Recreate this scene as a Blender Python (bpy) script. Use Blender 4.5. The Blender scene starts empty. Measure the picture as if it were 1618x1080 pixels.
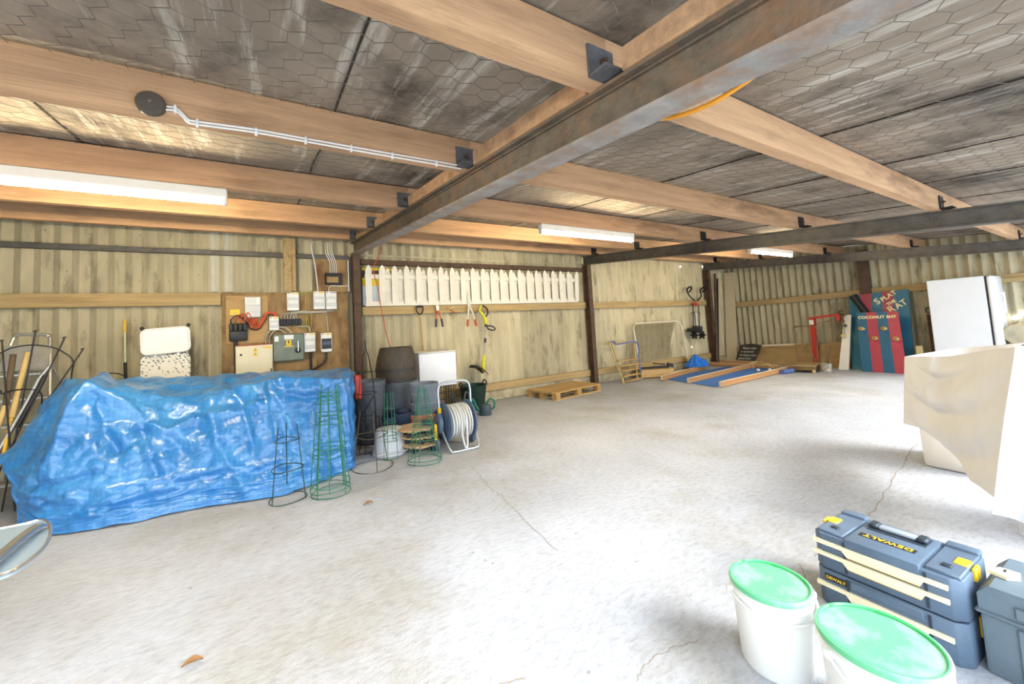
import bpy, bmesh, math, random
from mathutils import Vector, Matrix, Euler, noise
random.seed(7)
SC = bpy.context.scene
COL = SC.collection
V3 = Vector
PI = math.pi
# ---------------------------------------------------------------- camera
S = .848
FPX, PX0, PY0 = 617.712, 779.515, 474.410
YAW, PITCH, ROLL = .5328219, .0673629, -.0543970
CAM = V3((0, -5.998, 1.272))
_f = V3((math.sin(YAW)*math.cos(PITCH), math.cos(YAW)*math.cos(PITCH), math.sin(PITCH)))
_r0 = V3((math.cos(YAW), -math.sin(YAW), 0)); _u0 = _r0.cross(_f)
_r = _r0*math.cos(ROLL)+_u0*math.sin(ROLL); _u = -_r0*math.sin(ROLL)+_u0*math.cos(ROLL)
cd = bpy.data.cameras.new('camera'); cam = bpy.data.objects.new('camera', cd); COL.objects.link(cam)
M4 = Matrix((_r, _u, -_f)).transposed().to_4x4(); M4.translation = CAM
cam.matrix_world = M4
cd.sensor_fit = 'HORIZONTAL'; cd.sensor_width = 36
cd.lens = FPX/1618*36
cd.shift_x = -(PX0-809)/1618; cd.shift_y = (PY0-540)/1618
cd.clip_start = .05
SC.camera = cam
def ray(x, y): return _r*((x-PX0)/FPX)-_u*((y-PY0)/FPX)+_f
# measured points: where the sight line meets the floor, a plane parallel to the back wall, etc.
def F(x, y, z=0.):
    d = ray(x, y); return CAM+d*((z-CAM.z)/d.z)
def B(x, y, Y=0.):
    d = ray(x, y); return CAM+d*((Y-CAM.y)/d.y)
def XP(x, y, X):
    d = ray(x, y); return CAM+d*((X-CAM.x)/d.x)
WS = .041
RN = V3((math.cos(WS), -math.sin(WS), 0)); RU = V3((-math.sin(WS), -math.cos(WS), 0))   # right wall: outward normal, direction towards the camera
RP = V3((10.9475, 0, 0))
def R(x, y, off=0.):
    d = ray(x, y); p0 = RP-RN*off; return CAM+d*(((p0-CAM).dot(RN))/d.dot(RN))
# ---------------------------------------------------------------- colours and materials
def lin(c):
    o = []
    for v in c[:3]:
        v = v/255.; o.append(v/12.92 if v <= .04045 else ((v+.055)/1.055)**2.4)
    return (*o, 1)
MATS = {}
def mat(name, col, rough=.6, metal=0., var=.12, scale=6., bump=.05, bscale=None, stretch=(1, 1, 1), dirt=None, dthr=.62, dscale=2.5, spec=.4, trans=0., alpha=1., emit=None, coat=0., sss=0., col2=None, dstretch=None, dsoft=.1):
    if name in MATS: return MATS[name]
    m = bpy.data.materials.new(name); MATS[name] = m; m.use_nodes = True
    nt = m.node_tree; N = nt.nodes; L = nt.links; b = N['Principled BSDF']
    tc = N.new('ShaderNodeTexCoord'); mp = N.new('ShaderNodeMapping'); L.new(tc.outputs['Object'], mp.inputs[0]); mp.inputs['Scale'].default_value = stretch
    nz = N.new('ShaderNodeTexNoise'); nz.inputs['Scale'].default_value = scale; nz.inputs['Detail'].default_value = 7; nz.inputs['Roughness'].default_value = .6
    L.new(mp.outputs[0], nz.inputs['Vector'])
    rp = N.new('ShaderNodeValToRGB'); L.new(nz.outputs['Fac'], rp.inputs[0])
    c = lin(col); c2 = lin(col2) if col2 else c
    rp.color_ramp.elements[0].position = .3; rp.color_ramp.elements[1].position = .7
    rp.color_ramp.elements[0].color = (*[max(0, v*(1-var)) for v in c[:3]], 1); rp.color_ramp.elements[1].color = (*[min(1, v*(1+var)) for v in c2[:3]], 1)
    out = rp.outputs[0]
    if dirt:
        mp2 = N.new('ShaderNodeMapping'); L.new(tc.outputs['Object'], mp2.inputs[0]); mp2.inputs['Scale'].default_value = dstretch or stretch; mp2.inputs['Location'].default_value = (3.3, 1.7, 5.1)
        n2 = N.new('ShaderNodeTexNoise'); n2.inputs['Scale'].default_value = dscale; n2.inputs['Detail'].default_value = 8; n2.inputs['Roughness'].default_value = .65; L.new(mp2.outputs[0], n2.inputs['Vector'])
        r2 = N.new('ShaderNodeValToRGB'); r2.color_ramp.elements[0].position = dthr-dsoft; r2.color_ramp.elements[1].position = dthr+dsoft; L.new(n2.outputs['Fac'], r2.inputs[0])
        mx = N.new('ShaderNodeMixRGB'); L.new(r2.outputs[0], mx.inputs[0]); L.new(out, mx.inputs[1]); mx.inputs[2].default_value = lin(dirt); out = mx.outputs[0]
    L.new(out, b.inputs['Base Color'])
    m['out'] = 1
    b.inputs['Roughness'].default_value = rough; b.inputs['Metallic'].default_value = metal; b.inputs['Specular IOR Level'].default_value = spec
    b.inputs['Coat Weight'].default_value = coat
    b.inputs['Transmission Weight'].default_value = trans; b.inputs['Alpha'].default_value = alpha
    if sss: b.inputs['Subsurface Weight'].default_value = sss; b.inputs['Subsurface Radius'].default_value = (.05, .05, .05)
    if emit: b.inputs['Emission Color'].default_value = emit[0]; b.inputs['Emission Strength'].default_value = emit[1]
    if bump:
        n3 = N.new('ShaderNodeTexNoise'); n3.inputs['Scale'].default_value = bscale or scale*6; n3.inputs['Detail'].default_value = 6; L.new(mp.outputs[0], n3.inputs['Vector'])
        bp = N.new('ShaderNodeBump'); bp.inputs['Strength'].default_value = min(1, bump*4); bp.inputs['Distance'].default_value = .01; L.new(n3.outputs['Fac'], bp.inputs['Height']); L.new(bp.outputs[0], b.inputs['Normal'])
    return m
def wood(name, col, axis=0, var=.22, rough=.75, dirt=None, **k):
    st = [14, 14, 14]; st[axis] = .9
    return mat(name, col, rough=rough, var=var, scale=1.6, bump=.06, bscale=6, stretch=st, dirt=dirt, dscale=k.pop('dscale', .7), **k)
# ---------------------------------------------------------------- mesh builder
def _rot(rot):
    if rot is None: return Matrix.Identity(3)
    if isinstance(rot, Matrix): return rot.to_3x3()
    return Euler(rot).to_matrix()
class MB:
    def __init__(s): s.bm = bmesh.new(); s.sm = True
    def _v(s, p): return s.bm.verts.new(p)
    def face(s, vs):
        try: return s.bm.faces.new(vs)
        except ValueError: return None
    def box(s, c, d, rot=None, bev=0., seg=1, taper=None):
        R_ = _rot(rot); c = V3(c); vs = []
        for sx, sy, sz in ((-1, -1, -1), (1, -1, -1), (1, 1, -1), (-1, 1, -1), (-1, -1, 1), (1, -1, 1), (1, 1, 1), (-1, 1, 1)):
            t = (taper if (taper and sz > 0) else 1.)
            vs.append(s._v(c+R_@V3((sx*d[0]/2*t, sy*d[1]/2*t, sz*d[2]/2))))
        fs = [s.face([vs[i] for i in q]) for q in ((0, 3, 2, 1), (4, 5, 6, 7), (0, 1, 5, 4), (1, 2, 6, 5), (2, 3, 7, 6), (3, 0, 4, 7))]
        if bev:
            es = list({e for f in fs for e in f.edges})
            bmesh.ops.bevel(s.bm, geom=es, offset=bev, segments=seg, profile=.5, affect='EDGES')
        return s
    def bb(s, x0, x1, y0, y1, z0, z1, bev=0., seg=1): return s.box(((x0+x1)/2, (y0+y1)/2, (z0+z1)/2), (x1-x0, y1-y0, z1-z0), None, bev, seg)
    def ring(s, c, a, b_, r, n, r2=None):
        return [s._v(c+a*(math.cos(2*PI*i/n)*r)+b_*(math.sin(2*PI*i/n)*(r2 or r))) for i in range(n)]
    def skin(s, rings, closed=False, cap=True):
        n = len(rings[0]); m = len(rings)
        for k in range(m if closed else m-1):
            a, b_ = rings[k], rings[(k+1) % m]
            for i in range(n): s.face([a[i], a[(i+1) % n], b_[(i+1) % n], b_[i]])
        if cap and not closed: s.face(list(reversed(rings[0]))); s.face(rings[-1])
    def cyl(s, p0, p1, r0, r1=None, n=14, cap=True):
        p0, p1 = V3(p0), V3(p1); d = (p1-p0).normalized(); a = d.orthogonal().normalized(); b_ = d.cross(a)
        s.skin([s.ring(p0, a, b_, r0, n), s.ring(p1, a, b_, r0 if r1 is None else r1, n)], cap=cap); return s
    def tube(s, pts, r, n=8, closed=False):
        pts = [V3(p) for p in pts]; m = len(pts); rings = []; up = None
        for i, p in enumerate(pts):
            if closed: d = pts[(i+1) % m]-pts[i-1]
            else: d = pts[min(i+1, m-1)]-pts[max(i-1, 0)]
            d = d.normalized()
            if up is None: a = d.orthogonal().normalized()
            else:
                a = up-d*up.dot(d); a = a.normalized() if a.length > 1e-6 else d.orthogonal().normalized()
            up = a; b_ = d.cross(a); rr = r[i] if isinstance(r, (list, tuple)) else r
            rings.append(s.ring(p, a, b_, rr, n))
        s.skin(rings, closed); return s
    def lathe(s, prof, c=(0, 0, 0), n=28, rot=None, sx=1., sy=1., cap=True):
        c = V3(c); R_ = _rot(rot); rings = []
        for r, z in prof: rings.append([s._v(c+R_@V3((math.cos(2*PI*i/n)*r*sx, math.sin(2*PI*i/n)*r*sy, z))) for i in range(n)])
        s.skin(rings, cap=cap); return s
    def prism(s, poly, o, u, v, t):
        o, u, v = V3(o), V3(u), V3(v); w = u.cross(v).normalized()*t
        a = [s._v(o+u*x+v*y) for x, y in poly]; b_ = [s._v(o+u*x+v*y+w) for x, y in poly]; n = len(poly)
        s.face(list(reversed(a))); s.face(b_)
        for i in range(n): s.face([a[i], a[(i+1) % n], b_[(i+1) % n], b_[i]])
        return s
    def grid(s, fn, nu, nv, thick=0.):
        g = [[s._v(fn(i/nu, j/nv)) for j in range(nv+1)] for i in range(nu+1)]
        for i in range(nu):
            for j in range(nv): s.face([g[i][j], g[i+1][j], g[i+1][j+1], g[i][j+1]])
        if thick:
            s.bm.normal_update()
            bmesh.ops.solidify(s.bm, geom=s.bm.faces[:], thickness=thick)
        return s
    def ball(s, c, r, n=12, sc=(1, 1, 1)):
        prof = [(math.sin(PI*k/n)*r+1e-5, -math.cos(PI*k/n)*r) for k in range(n+1)]
        c = V3(c); rings = [[s._v(c+V3((math.cos(2*PI*i/(n*2))*q*sc[0], math.sin(2*PI*i/(n*2))*q*sc[1], z*sc[2]))) for i in range(n*2)] for q, z in prof]
        s.skin(rings); return s
WM = {}
def build(name, mb, m, parent=None, local=False, smooth=.7, label=None, kind=None):
    me = bpy.data.meshes.new(name)
    bm = mb.bm
    bmesh.ops.recalc_face_normals(bm, faces=bm.faces[:])
    if parent is not None and not local: bm.transform(WM[parent.name].inverted())
    bm.to_mesh(me); bm.free()
    if smooth:
        for p in me.polygons: p.use_smooth = True
        me.set_sharp_from_angle(angle=smooth)
    me.materials.append(m)
    o = bpy.data.objects.new(name, me); COL.objects.link(o)
    if parent is not None: o.parent = parent; WM[o.name] = WM[parent.name]
    else: WM[o.name] = Matrix.Identity(4)
    if label: o['label'] = label
    if kind: o['kind'] = kind
    return o
def tag(o, label, cat, group=None, kind=None):
    o['label'] = label; o['category'] = cat
    if group: o['group'] = group
    if kind: o['kind'] = kind
    return o
def thing(name, label, cat, loc=(0, 0, 0), rotz=0., group=None):
    o = bpy.data.objects.new(name, None); COL.objects.link(o); o.empty_display_size = .1
    o.location = loc; o.rotation_euler = (0, 0, rotz)
    WM[o.name] = Matrix.Translation(V3(loc)) @ Matrix.Rotation(rotz, 4, 'Z')
    return tag(o, label, cat, group)
def one(name, mb, m, label, cat, group=None, base=None, smooth=.7):
    """a thing that is one mesh, its origin at its base"""
    xs = [v.co for v in mb.bm.verts]
    c = V3(base) if base is not None else V3(((min(p.x for p in xs)+max(p.x for p in xs))/2, (min(p.y for p in xs)+max(p.y for p in xs))/2, min(p.z for p in xs)))
    mb.bm.transform(Matrix.Translation(-c))
    o = build(name, mb, m, None, smooth=smooth); o.location = c; WM[o.name] = Matrix.Translation(c)
    return tag(o, label, cat, group)
def dup(root, loc, rotz=0., label=None, group=None):
    r = root.copy(); COL.objects.link(r); r.location = loc; r.rotation_euler = (0, 0, rotz)
    if label: r['label'] = label
    if group: r['group'] = group
    for ch in list(root.children):
        c = ch.copy(); COL.objects.link(c); c.parent = r
        for g in list(ch.children):
            d = g.copy(); COL.objects.link(d); d.parent = c
    WM[r.name] = Matrix.Translation(V3(loc)) @ Matrix.Rotation(rotz, 4, 'Z')
    return r
def struct(name, mb, m, parent=None, smooth=.7):
    o = build(name, mb, m, parent, smooth=smooth)
    if parent is None: o['kind'] = 'structure'
    return o
def text(name, s_, size, o, u, v, m, parent, ext=.001, align='LEFT', label=None, shear=0., space=1., bold=0.):
    cu = bpy.data.curves.new(name, 'FONT'); cu.body = s_; cu.size = size; cu.extrude = ext; cu.align_x = align; cu.shear = shear; cu.space_character = space; cu.offset = bold
    t = bpy.data.objects.new(name, cu); COL.objects.link(t)
    bpy.context.view_layer.update()
    me = bpy.data.meshes.new_from_object(t.evaluated_get(bpy.context.evaluated_depsgraph_get()))
    bpy.data.objects.remove(t); bpy.data.curves.remove(cu)
    u, v, o = V3(u).normalized(), V3(v).normalized(), V3(o); w = u.cross(v)
    inv = WM[parent.name].inverted()
    for vv in me.vertices:
        c = vv.co.copy(); vv.co = inv @ (o+u*c.x+v*c.y+w*c.z)
    me.name = name; me.materials.clear(); me.materials.append(m)
    ob = bpy.data.objects.new(name, me); COL.objects.link(ob); ob.parent = parent; WM[ob.name] = WM[parent.name]
    if label: ob['label'] = label
    return ob
def lerp(a, b, t): return a+(b-a)*t
def catmull(ps, t):
    n = len(ps)-1; x = min(max(t, 0), 1)*n; i = min(int(x), n-1); f = x-i
    p0, p1, p2, p3 = ps[max(i-1, 0)], ps[i], ps[i+1], ps[min(i+2, n)]
    return ((p1*2)+(p2-p0)*f+(p0*2-p1*5+p2*4-p3)*f*f+(p1*3-p0-p2*3+p3)*f**3)*.5
def smoothpts(ps, n=8):
    ps = [V3(p) for p in ps]; m = (len(ps)-1)*n
    return [catmull(ps, i/m) for i in range(m+1)]
# ================================================================ the shed itself
RT, RS = 2.625, .0924              # top of the steel beams at the back wall, and their slope
XA, XB, XC, XL = 1.170, 5.743, 9.951, -3.45
def ztop(y): return RT+RS*y
DEP = .175
PH = .19
def zroof(y): return ztop(y)+PH
FRONT = -6.0
# ---- materials of the shell
def wall_material(name, uaxis):
    m = mat(name, (190, 179, 148), rough=.9, var=.16, scale=3, bump=.08, bscale=40, stretch=(1.6, 1.6, .5), dirt=(112, 102, 80), dthr=.64, dscale=2.2, dstretch=(2.4, 2.4, .7))
    nt = m.node_tree; N = nt.nodes; L = nt.links; b = N['Principled BSDF']
    src = b.inputs['Base Color'].links[0].from_socket
    tc = N.new('ShaderNodeTexCoord'); sp = N.new('ShaderNodeSeparateXYZ'); L.new(tc.outputs['Object'], sp.inputs[0])
    dv = N.new('ShaderNodeMath'); dv.operation = 'DIVIDE'; L.new(sp.outputs[uaxis], dv.inputs[0]); dv.inputs[1].default_value = 1.022
    fl = N.new('ShaderNodeMath'); fl.operation = 'FLOOR'; L.new(dv.outputs[0], fl.inputs[0])
    wn = N.new('ShaderNodeTexWhiteNoise'); wn.noise_dimensions = '1D'; L.new(fl.outputs[0], wn.inputs['W'])
    mr = N.new('ShaderNodeMapRange'); L.new(wn.outputs['Value'], mr.inputs['Value']); mr.inputs['To Min'].default_value = .84; mr.inputs['To Max'].default_value = 1.12
    mx = N.new('ShaderNodeMixRGB'); mx.blend_type = 'MULTIPLY'; mx.inputs[0].default_value = 1; L.new(src, mx.inputs[1]); L.new(mr.outputs[0], mx.inputs[2])
    # small dark rust specks and cobweb dirt
    vo = N.new('ShaderNodeTexVoronoi'); vo.inputs['Scale'].default_value = 9; L.new(tc.outputs['Object'], vo.inputs['Vector'])
    cr = N.new('ShaderNodeValToRGB'); cr.color_ramp.elements[0].position = .05; cr.color_ramp.elements[1].position = .09; cr.color_ramp.elements[0].color = (.35, .3, .22, 1); cr.color_ramp.elements[1].color = (1, 1, 1, 1); L.new(vo.outputs['Distance'], cr.inputs[0])
    m2 = N.new('ShaderNodeMixRGB'); m2.blend_type = 'MULTIPLY'; m2.inputs[0].default_value = .8; L.new(mx.outputs[0], m2.inputs[1]); L.new(cr.outputs[0], m2.inputs[2])
    L.new(m2.outputs[0], b.inputs['Base Color'])
    return m
M_wall = wall_material('fibre_cement_back', 0); M_wallr = wall_material('fibre_cement_right', 1)
M_floor = mat('concrete', (176, 180, 188), rough=.85, var=.10, scale=1.3, bump=.08, bscale=60, dirt=(158, 156, 150), dthr=.6, dscale=1.1, dsoft=.12)
def floor_detail():
    m = M_floor; nt = m.node_tree; N = nt.nodes; L = nt.links; b = N['Principled BSDF']
    src = b.inputs['Base Color'].links[0].from_socket
    tc = N.new('ShaderNodeTexCoord')
    n = N.new('ShaderNodeTexNoise'); n.inputs['Scale'].default_value = 26; n.inputs['Detail'].default_value = 9; n.inputs['Roughness'].default_value = .75
    mp = N.new('ShaderNodeMapping'); mp.inputs['Scale'].default_value = (.6, 1.6, 1); mp.inputs['Rotation'].default_value = (0, 0, .5); L.new(tc.outputs['Object'], mp.inputs[0]); L.new(mp.outputs[0], n.inputs['Vector'])
    r = N.new('ShaderNodeValToRGB'); r.color_ramp.elements[0].position = .32; r.color_ramp.elements[1].position = .55; r.color_ramp.elements[0].color = (.66, .64, .61, 1); r.color_ramp.elements[1].color = (1, 1, 1, 1); L.new(n.outputs['Fac'], r.inputs[0])
    mx = N.new('ShaderNodeMixRGB'); mx.blend_type = 'MULTIPLY'; mx.inputs[0].default_value = .75; L.new(src, mx.inputs[1]); L.new(r.outputs[0], mx.inputs[2])
    # pitting: scattered dark flecks
    v = N.new('ShaderNodeTexVoronoi'); v.inputs['Scale'].default_value = 5; v.inputs['Randomness'].default_value = 1; L.new(tc.outputs['Object'], v.inputs['Vector'])
    r2 = N.new('ShaderNodeValToRGB'); r2.color_ramp.elements[0].position = .02; r2.color_ramp.elements[1].position = .06; r2.color_ramp.elements[0].color = (.5, .47, .42, 1); r2.color_ramp.elements[1].color = (1, 1, 1, 1); L.new(v.outputs['Distance'], r2.inputs[0])
    m3 = N.new('ShaderNodeMixRGB'); m3.blend_type = 'MULTIPLY'; m3.inputs[0].default_value = .7; L.new(mx.outputs[0], m3.inputs[1]); L.new(r2.outputs[0], m3.inputs[2])
    L.new(m3.outputs[0], b.inputs['Base Color'])
floor_detail()
M_ceil = mat('stained_board', (146, 132, 115), rough=.95, var=.26, scale=2.0, bump=.12, bscale=30, stretch=(1.3, .45, 1), dirt=(62, 54, 46), dthr=.585, dscale=1.3, dstretch=(.8, .8, 1), dsoft=.08)
def ceil_detail():
    m = M_ceil; nt = m.node_tree; N = nt.nodes; L = nt.links; b = N['Principled BSDF']
    src = b.inputs['Base Color'].links[0].from_socket
    tc = N.new('ShaderNodeTexCoord')
    # pale salt streaks running down the slope
    mp = N.new('ShaderNodeMapping'); mp.inputs['Scale'].default_value = (4.6, .42, 1); L.new(tc.outputs['Object'], mp.inputs[0])
    n = N.new('ShaderNodeTexNoise'); n.inputs['Scale'].default_value = 1.9; n.inputs['Detail'].default_value = 10; n.inputs['Roughness'].default_value = .72; L.new(mp.outputs[0], n.inputs['Vector'])
    r = N.new('ShaderNodeValToRGB'); r.color_ramp.elements[0].position = .53; r.color_ramp.elements[1].position = .74; L.new(n.outputs['Fac'], r.inputs[0])
    mx = N.new('ShaderNodeMixRGB'); L.new(r.outputs[0], mx.inputs[0]); L.new(src, mx.inputs[1]); mx.inputs[2].default_value = lin((214, 206, 192))
    L.new(mx.outputs[0], b.inputs['Base Color'])
ceil_detail()
M_joint = mat('dark_joint', (58, 50, 42), rough=1, bump=0)
M_beam = mat('roof_timber', (192, 152, 114), rough=.85, var=.2, scale=1.5, bump=.08, bscale=8, stretch=(.8, 12, 12), dirt=(150, 116, 84), dthr=.60, dscale=1.1, dstretch=(1.2, 6, 6))
M_steel = mat('rusty_steel', (112, 102, 88), rough=.6, metal=.15, var=.3, scale=12, bump=.12, bscale=50, dirt=(140, 106, 78), dthr=.6, dscale=9, dsoft=.15, spec=.4)
M_flange = mat('bounce_lit_steel', (150, 145, 140), rough=.55, metal=.15, var=.25, scale=10, bump=.1, bscale=40, dirt=(150, 118, 92), dthr=.58, dscale=8, dsoft=.14)  # paler grey paints in light bounced up from the floor, over real rust
M_steel_r = mat('painted_dark_steel', (92, 88, 83), rough=.5, metal=.3, var=.3, scale=8, bump=.1, bscale=40, dirt=(112, 98, 76), dthr=.63, dscale=6)
M_post = mat('red_brown_steel', (90, 68, 52), rough=.7, metal=.1, var=.25, scale=7, bump=.1, bscale=40, dirt=(58, 44, 36), dthr=.6, dscale=6)
M_rail = wood('rail_timber', (172, 146, 100), 0, dirt=(122, 92, 54), dthr=.66)
M_raily = wood('rail_timber_end_wall', (172, 146, 100), 1, dirt=(122, 92, 54), dthr=.66)
M_plinth = mat('rendered_kerb', (190, 178, 148), rough=.95, var=.18, scale=5, bump=.15, dirt=(128, 112, 84), dthr=.58)
M_galv = mat('galvanised_bracket', (116, 118, 122), rough=.5, metal=.6, var=.3, scale=18, bump=.05)
M_black = mat('black_iron', (38, 36, 34), rough=.6, metal=.2, var=.3, scale=20, bump=.04)
# ---- floor, with joints and cracks
f = struct('floor', MB().bb(-4.6, 11.6, -10, .4, -.12, 0), M_floor)
M_crack = mat('crack_dirt', (150, 142, 130), rough=1, bump=0)
def crack(pts, w, jit=.012):
    P = [V3((p.x, p.y, 0)) for p in smoothpts(pts, 10)]; mb = MB(); prev = None
    for i, p in enumerate(P):
        d = (P[min(i+1, len(P)-1)]-P[max(i-1, 0)]).normalized(); nrm = V3((-d.y, d.x, 0))
        p = p+nrm*random.uniform(-jit, jit); ww = w*random.uniform(.4, 1.1)
        a, b_ = mb._v((p-nrm*ww)+V3((0, 0, .0012))), mb._v((p+nrm*ww)+V3((0, 0, .0012)))
        if prev: mb.face([prev[0], a, b_, prev[1]])
        prev = (a, b_)
    build('crack', mb, M_crack, f, smooth=0)
crack([F(1450, 700), F(1425, 735), F(1385, 800), F(1340, 845), F(1290, 880)], .005)
crack([F(745, 735), F(775, 770), F(800, 790), F(880, 870)], .0028)
crack([F(1005, 1075), F(1025, 1045), F(1060, 1025), F(1105, 1012)], .0028, .006)
crack([F(1262, 890), F(1270, 905), F(1276, 945)], .004, .004)
crack([F(790, 1080), F(830, 1070)], .004, .004)
# ---- ceiling
def roof(u, v):
    x, y = lerp(-4.6, 11.4, u), lerp(FRONT, .25, v)
    k = .012*noise.noise(V3((x*.9, y*.5, 0)))+(.016*math.sin(y*5.3+x*.6)*(.5+.5*noise.noise(V3((x, y, 4)))) if x > 1.2 else 0)
    return V3((x, y, zroof(y)+.012+abs(k)))
mb = MB(); mb.grid(roof, 120, 60)
ce = struct('ceiling', mb, M_ceil)
build('roof_covering', MB().prism([(FRONT, zroof(FRONT)+.05), (.25, zroof(.25)+.05), (.25, zroof(.25)+.09), (FRONT, zroof(FRONT)+.09)], (-4.6, 0, 0), (0, 1, 0), (0, 0, 1), 16.), M_ceil, ce)
for x in (-2.05, -.98, .34, 1.95, 3.05, 4.15, 5.2, 6.35, 7.45, 8.6, 9.6):
    mb = MB(); mb.tube([V3((x+.02*noise.noise(V3((x, k*.7, 2))), lerp(FRONT, 0, k/24.), zroof(lerp(FRONT, 0, k/24.))+.006)) for k in range(25)], .006, 4)
    build('board_joint', mb, M_joint, ce)
# ---- corrugated walls
def corrug(length, zbot, ztopfn, P, pitch=.146, amp=.024):
    mb = MB(); n = int(length/pitch*10); prev = None
    for i in range(n+1):
        t = i*length/n; ph = 2*PI*t/pitch; off = amp*(math.cos(ph)+.18*math.cos(3*ph))+amp
        cur = [mb._v(P(t, off, z)) for z in (zbot, lerp(zbot, ztopfn(t), .5), ztopfn(t))]
        if prev:
            for k in range(2): mb.face([prev[k], cur[k], cur[k+1], prev[k+1]])
        prev = cur
    return mb
wb = struct('wall_back', corrug(15.6, .1, lambda t: 2.86, lambda t, o, z: V3((-4.6+t, .0+o, z))), M_wall, smooth=1.2)
build('kerb', MB().bb(-4.6, 11, -.03, .12, 0, .175, .012), M_plinth, wb)
wr = struct('wall_right', corrug(6.1, 0, lambda t: zroof(-t)+.03, lambda t, o, z: RP+V3((.2, 0, 0))*0+RU*(t-.1)+RN*(o)+V3((0, 0, z))), M_wallr, smooth=1.2)
wl = struct('wall_left', corrug(6.5, 0, lambda t: zroof(-t)+.03, lambda t, o, z: V3((-4.55-o, .1-t, z))), M_wallr, smooth=1.2)
build('sheet_lap', MB().bb(XA+.1, XB-.05, -.003, .012, 2.44, 2.47), M_wall, wb)
# pale patch strip of a newer sheet by the switchgear
M_newsheet = mat('newer_sheet', (196, 192, 172), rough=.9, var=.1, scale=4, bump=.05)
mb = MB()
for i in range(24):
    t0, t1 = i/24*.3, (i+1)/24*.3
    f0, f1 = [.022*(math.cos(2*PI*t/.146)+1)-.008 for t in (t0, t1)]
    mb.face([mb._v((-.62+t0, f0, 1.9)), mb._v((-.62+t1, f1, 1.9)), mb._v((-.62+t1, f1, 2.7)), mb._v((-.62+t0, f0, 2.7))])
build('pale_sheet', mb, M_newsheet, wb)
# daylight showing through gaps in the sheets
M_day = mat('daylight_gap', (255, 255, 255), bump=0, emit=((.9, .95, 1, 1), 6.))
for (px, py, w, h) in ((1075, 421, .03, .035), (1110, 421, .04, .05), (1093, 548, .03, .03), (604, 384, .03, .03)):
    p = B(px, py, -.004); build('daylight_gap', MB().lathe([(w/2, 0), (w/2, .004)], p, 10, (PI/2, 0, 0), 1, h/w), M_day, wb)
for (px, py, w) in ((1603, 502, .1), (1610, 499, .08), (1617, 494, .08)):
    p = R(px, py, .006); build('daylight_gap', MB().lathe([(w/2, 0), (w/2, .004)], p, 12, Matrix.Rotation(-PI/2, 3, 'Y'), .5, 1), M_day, wr)
# ---- timber and steel rails on the walls
def rail(name, x0, x1, z0a, z1a, m, y0=-.075, y1=-.005, zs=0.):
    return struct(name, MB().box(((x0+x1)/2, (y0+y1)/2, (z0a+z1a)/2), (x1-x0, y1-y0, z1a-z0a), (0, -math.atan2(zs, x1-x0), 0), .004), m)
rail('trim_1', -4.6, -.46, 1.73, 1.88, M_rail)
rail('trim_2', XA+.08, XB-.06, 1.543, 1.672, M_rail)
rail('trim_3', XB+.07, XC-.06, 1.535, 1.665, M_rail)
rail('trim_4', XA+.08, XB-.06, .18, .30, M_rail)
rail('trim_5', XB+.07, XC-.06, .18, .30, M_rail)
rail('trim_6', -4.6, 1.08, 2.365, 2.425, M_steel_r, -.06, -.005)
rail('trim_7', XA+.08, XB-.06, 2.3, 2.38, M_post, -.07, -.005)
mb = MB(); a, b_ = R(1157, 482.4, .04), R(1640, 435, .04)
mb.box((a+b_)/2, ((b_-a).length, .07, .13), Matrix((((b_-a).normalized()), RN, (b_-a).normalized().cross(RN))).transposed(), .004)
struct('trim_8', mb, M_raily)
# ---- steel posts
def ipost(x, lab, m=M_post):
    t = thing('steel_post', lab, 'post', (x, -.1, 0), 0, 'steel posts along the back wall')
    mb = MB(); h = 2.44
    mb.box((0, -.068, h/2), (.1, .011, h)); mb.box((0, .068, h/2), (.1, .011, h)); mb.box((0, 0, h/2), (.009, .13, h))
    build('column', mb, m, t, True)
    build('base_plate', MB().box((0, 0, .006), (.2, .18, .012)), m, t, True)
    return t
ipost(XA, 'rust brown steel post right of the switchgear board')
ipost(XB, 'rust brown steel post at right end of the white picket fence')
ipost(XC, 'rust brown steel post in the far corner beside the hanging cultivator')
ipost(XL-.6, 'rust brown steel post at the left end of the back wall')
mb = MB(); p = R(1365, 430, .07)
mb.box((p.x, p.y, 1.22), (.1, .17, 2.44), (0, 0, WS), .005)
one('wall_stud', mb, mat('dark_stud', (82, 62, 44), var=.25, scale=8, bump=.1), 'dark brown upright stud behind the painted game boards', 'post')
mb = MB(); mb.bb(.235, .385, -.13, -.062, 1.9, 2.62, .003); mb.bb(.24, .33, -.16, -.13, 1.88, 2.36, .003)
one('timber_stud', mb, M_raily, 'short timber upright above the switchgear under the roof', 'post')
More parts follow.
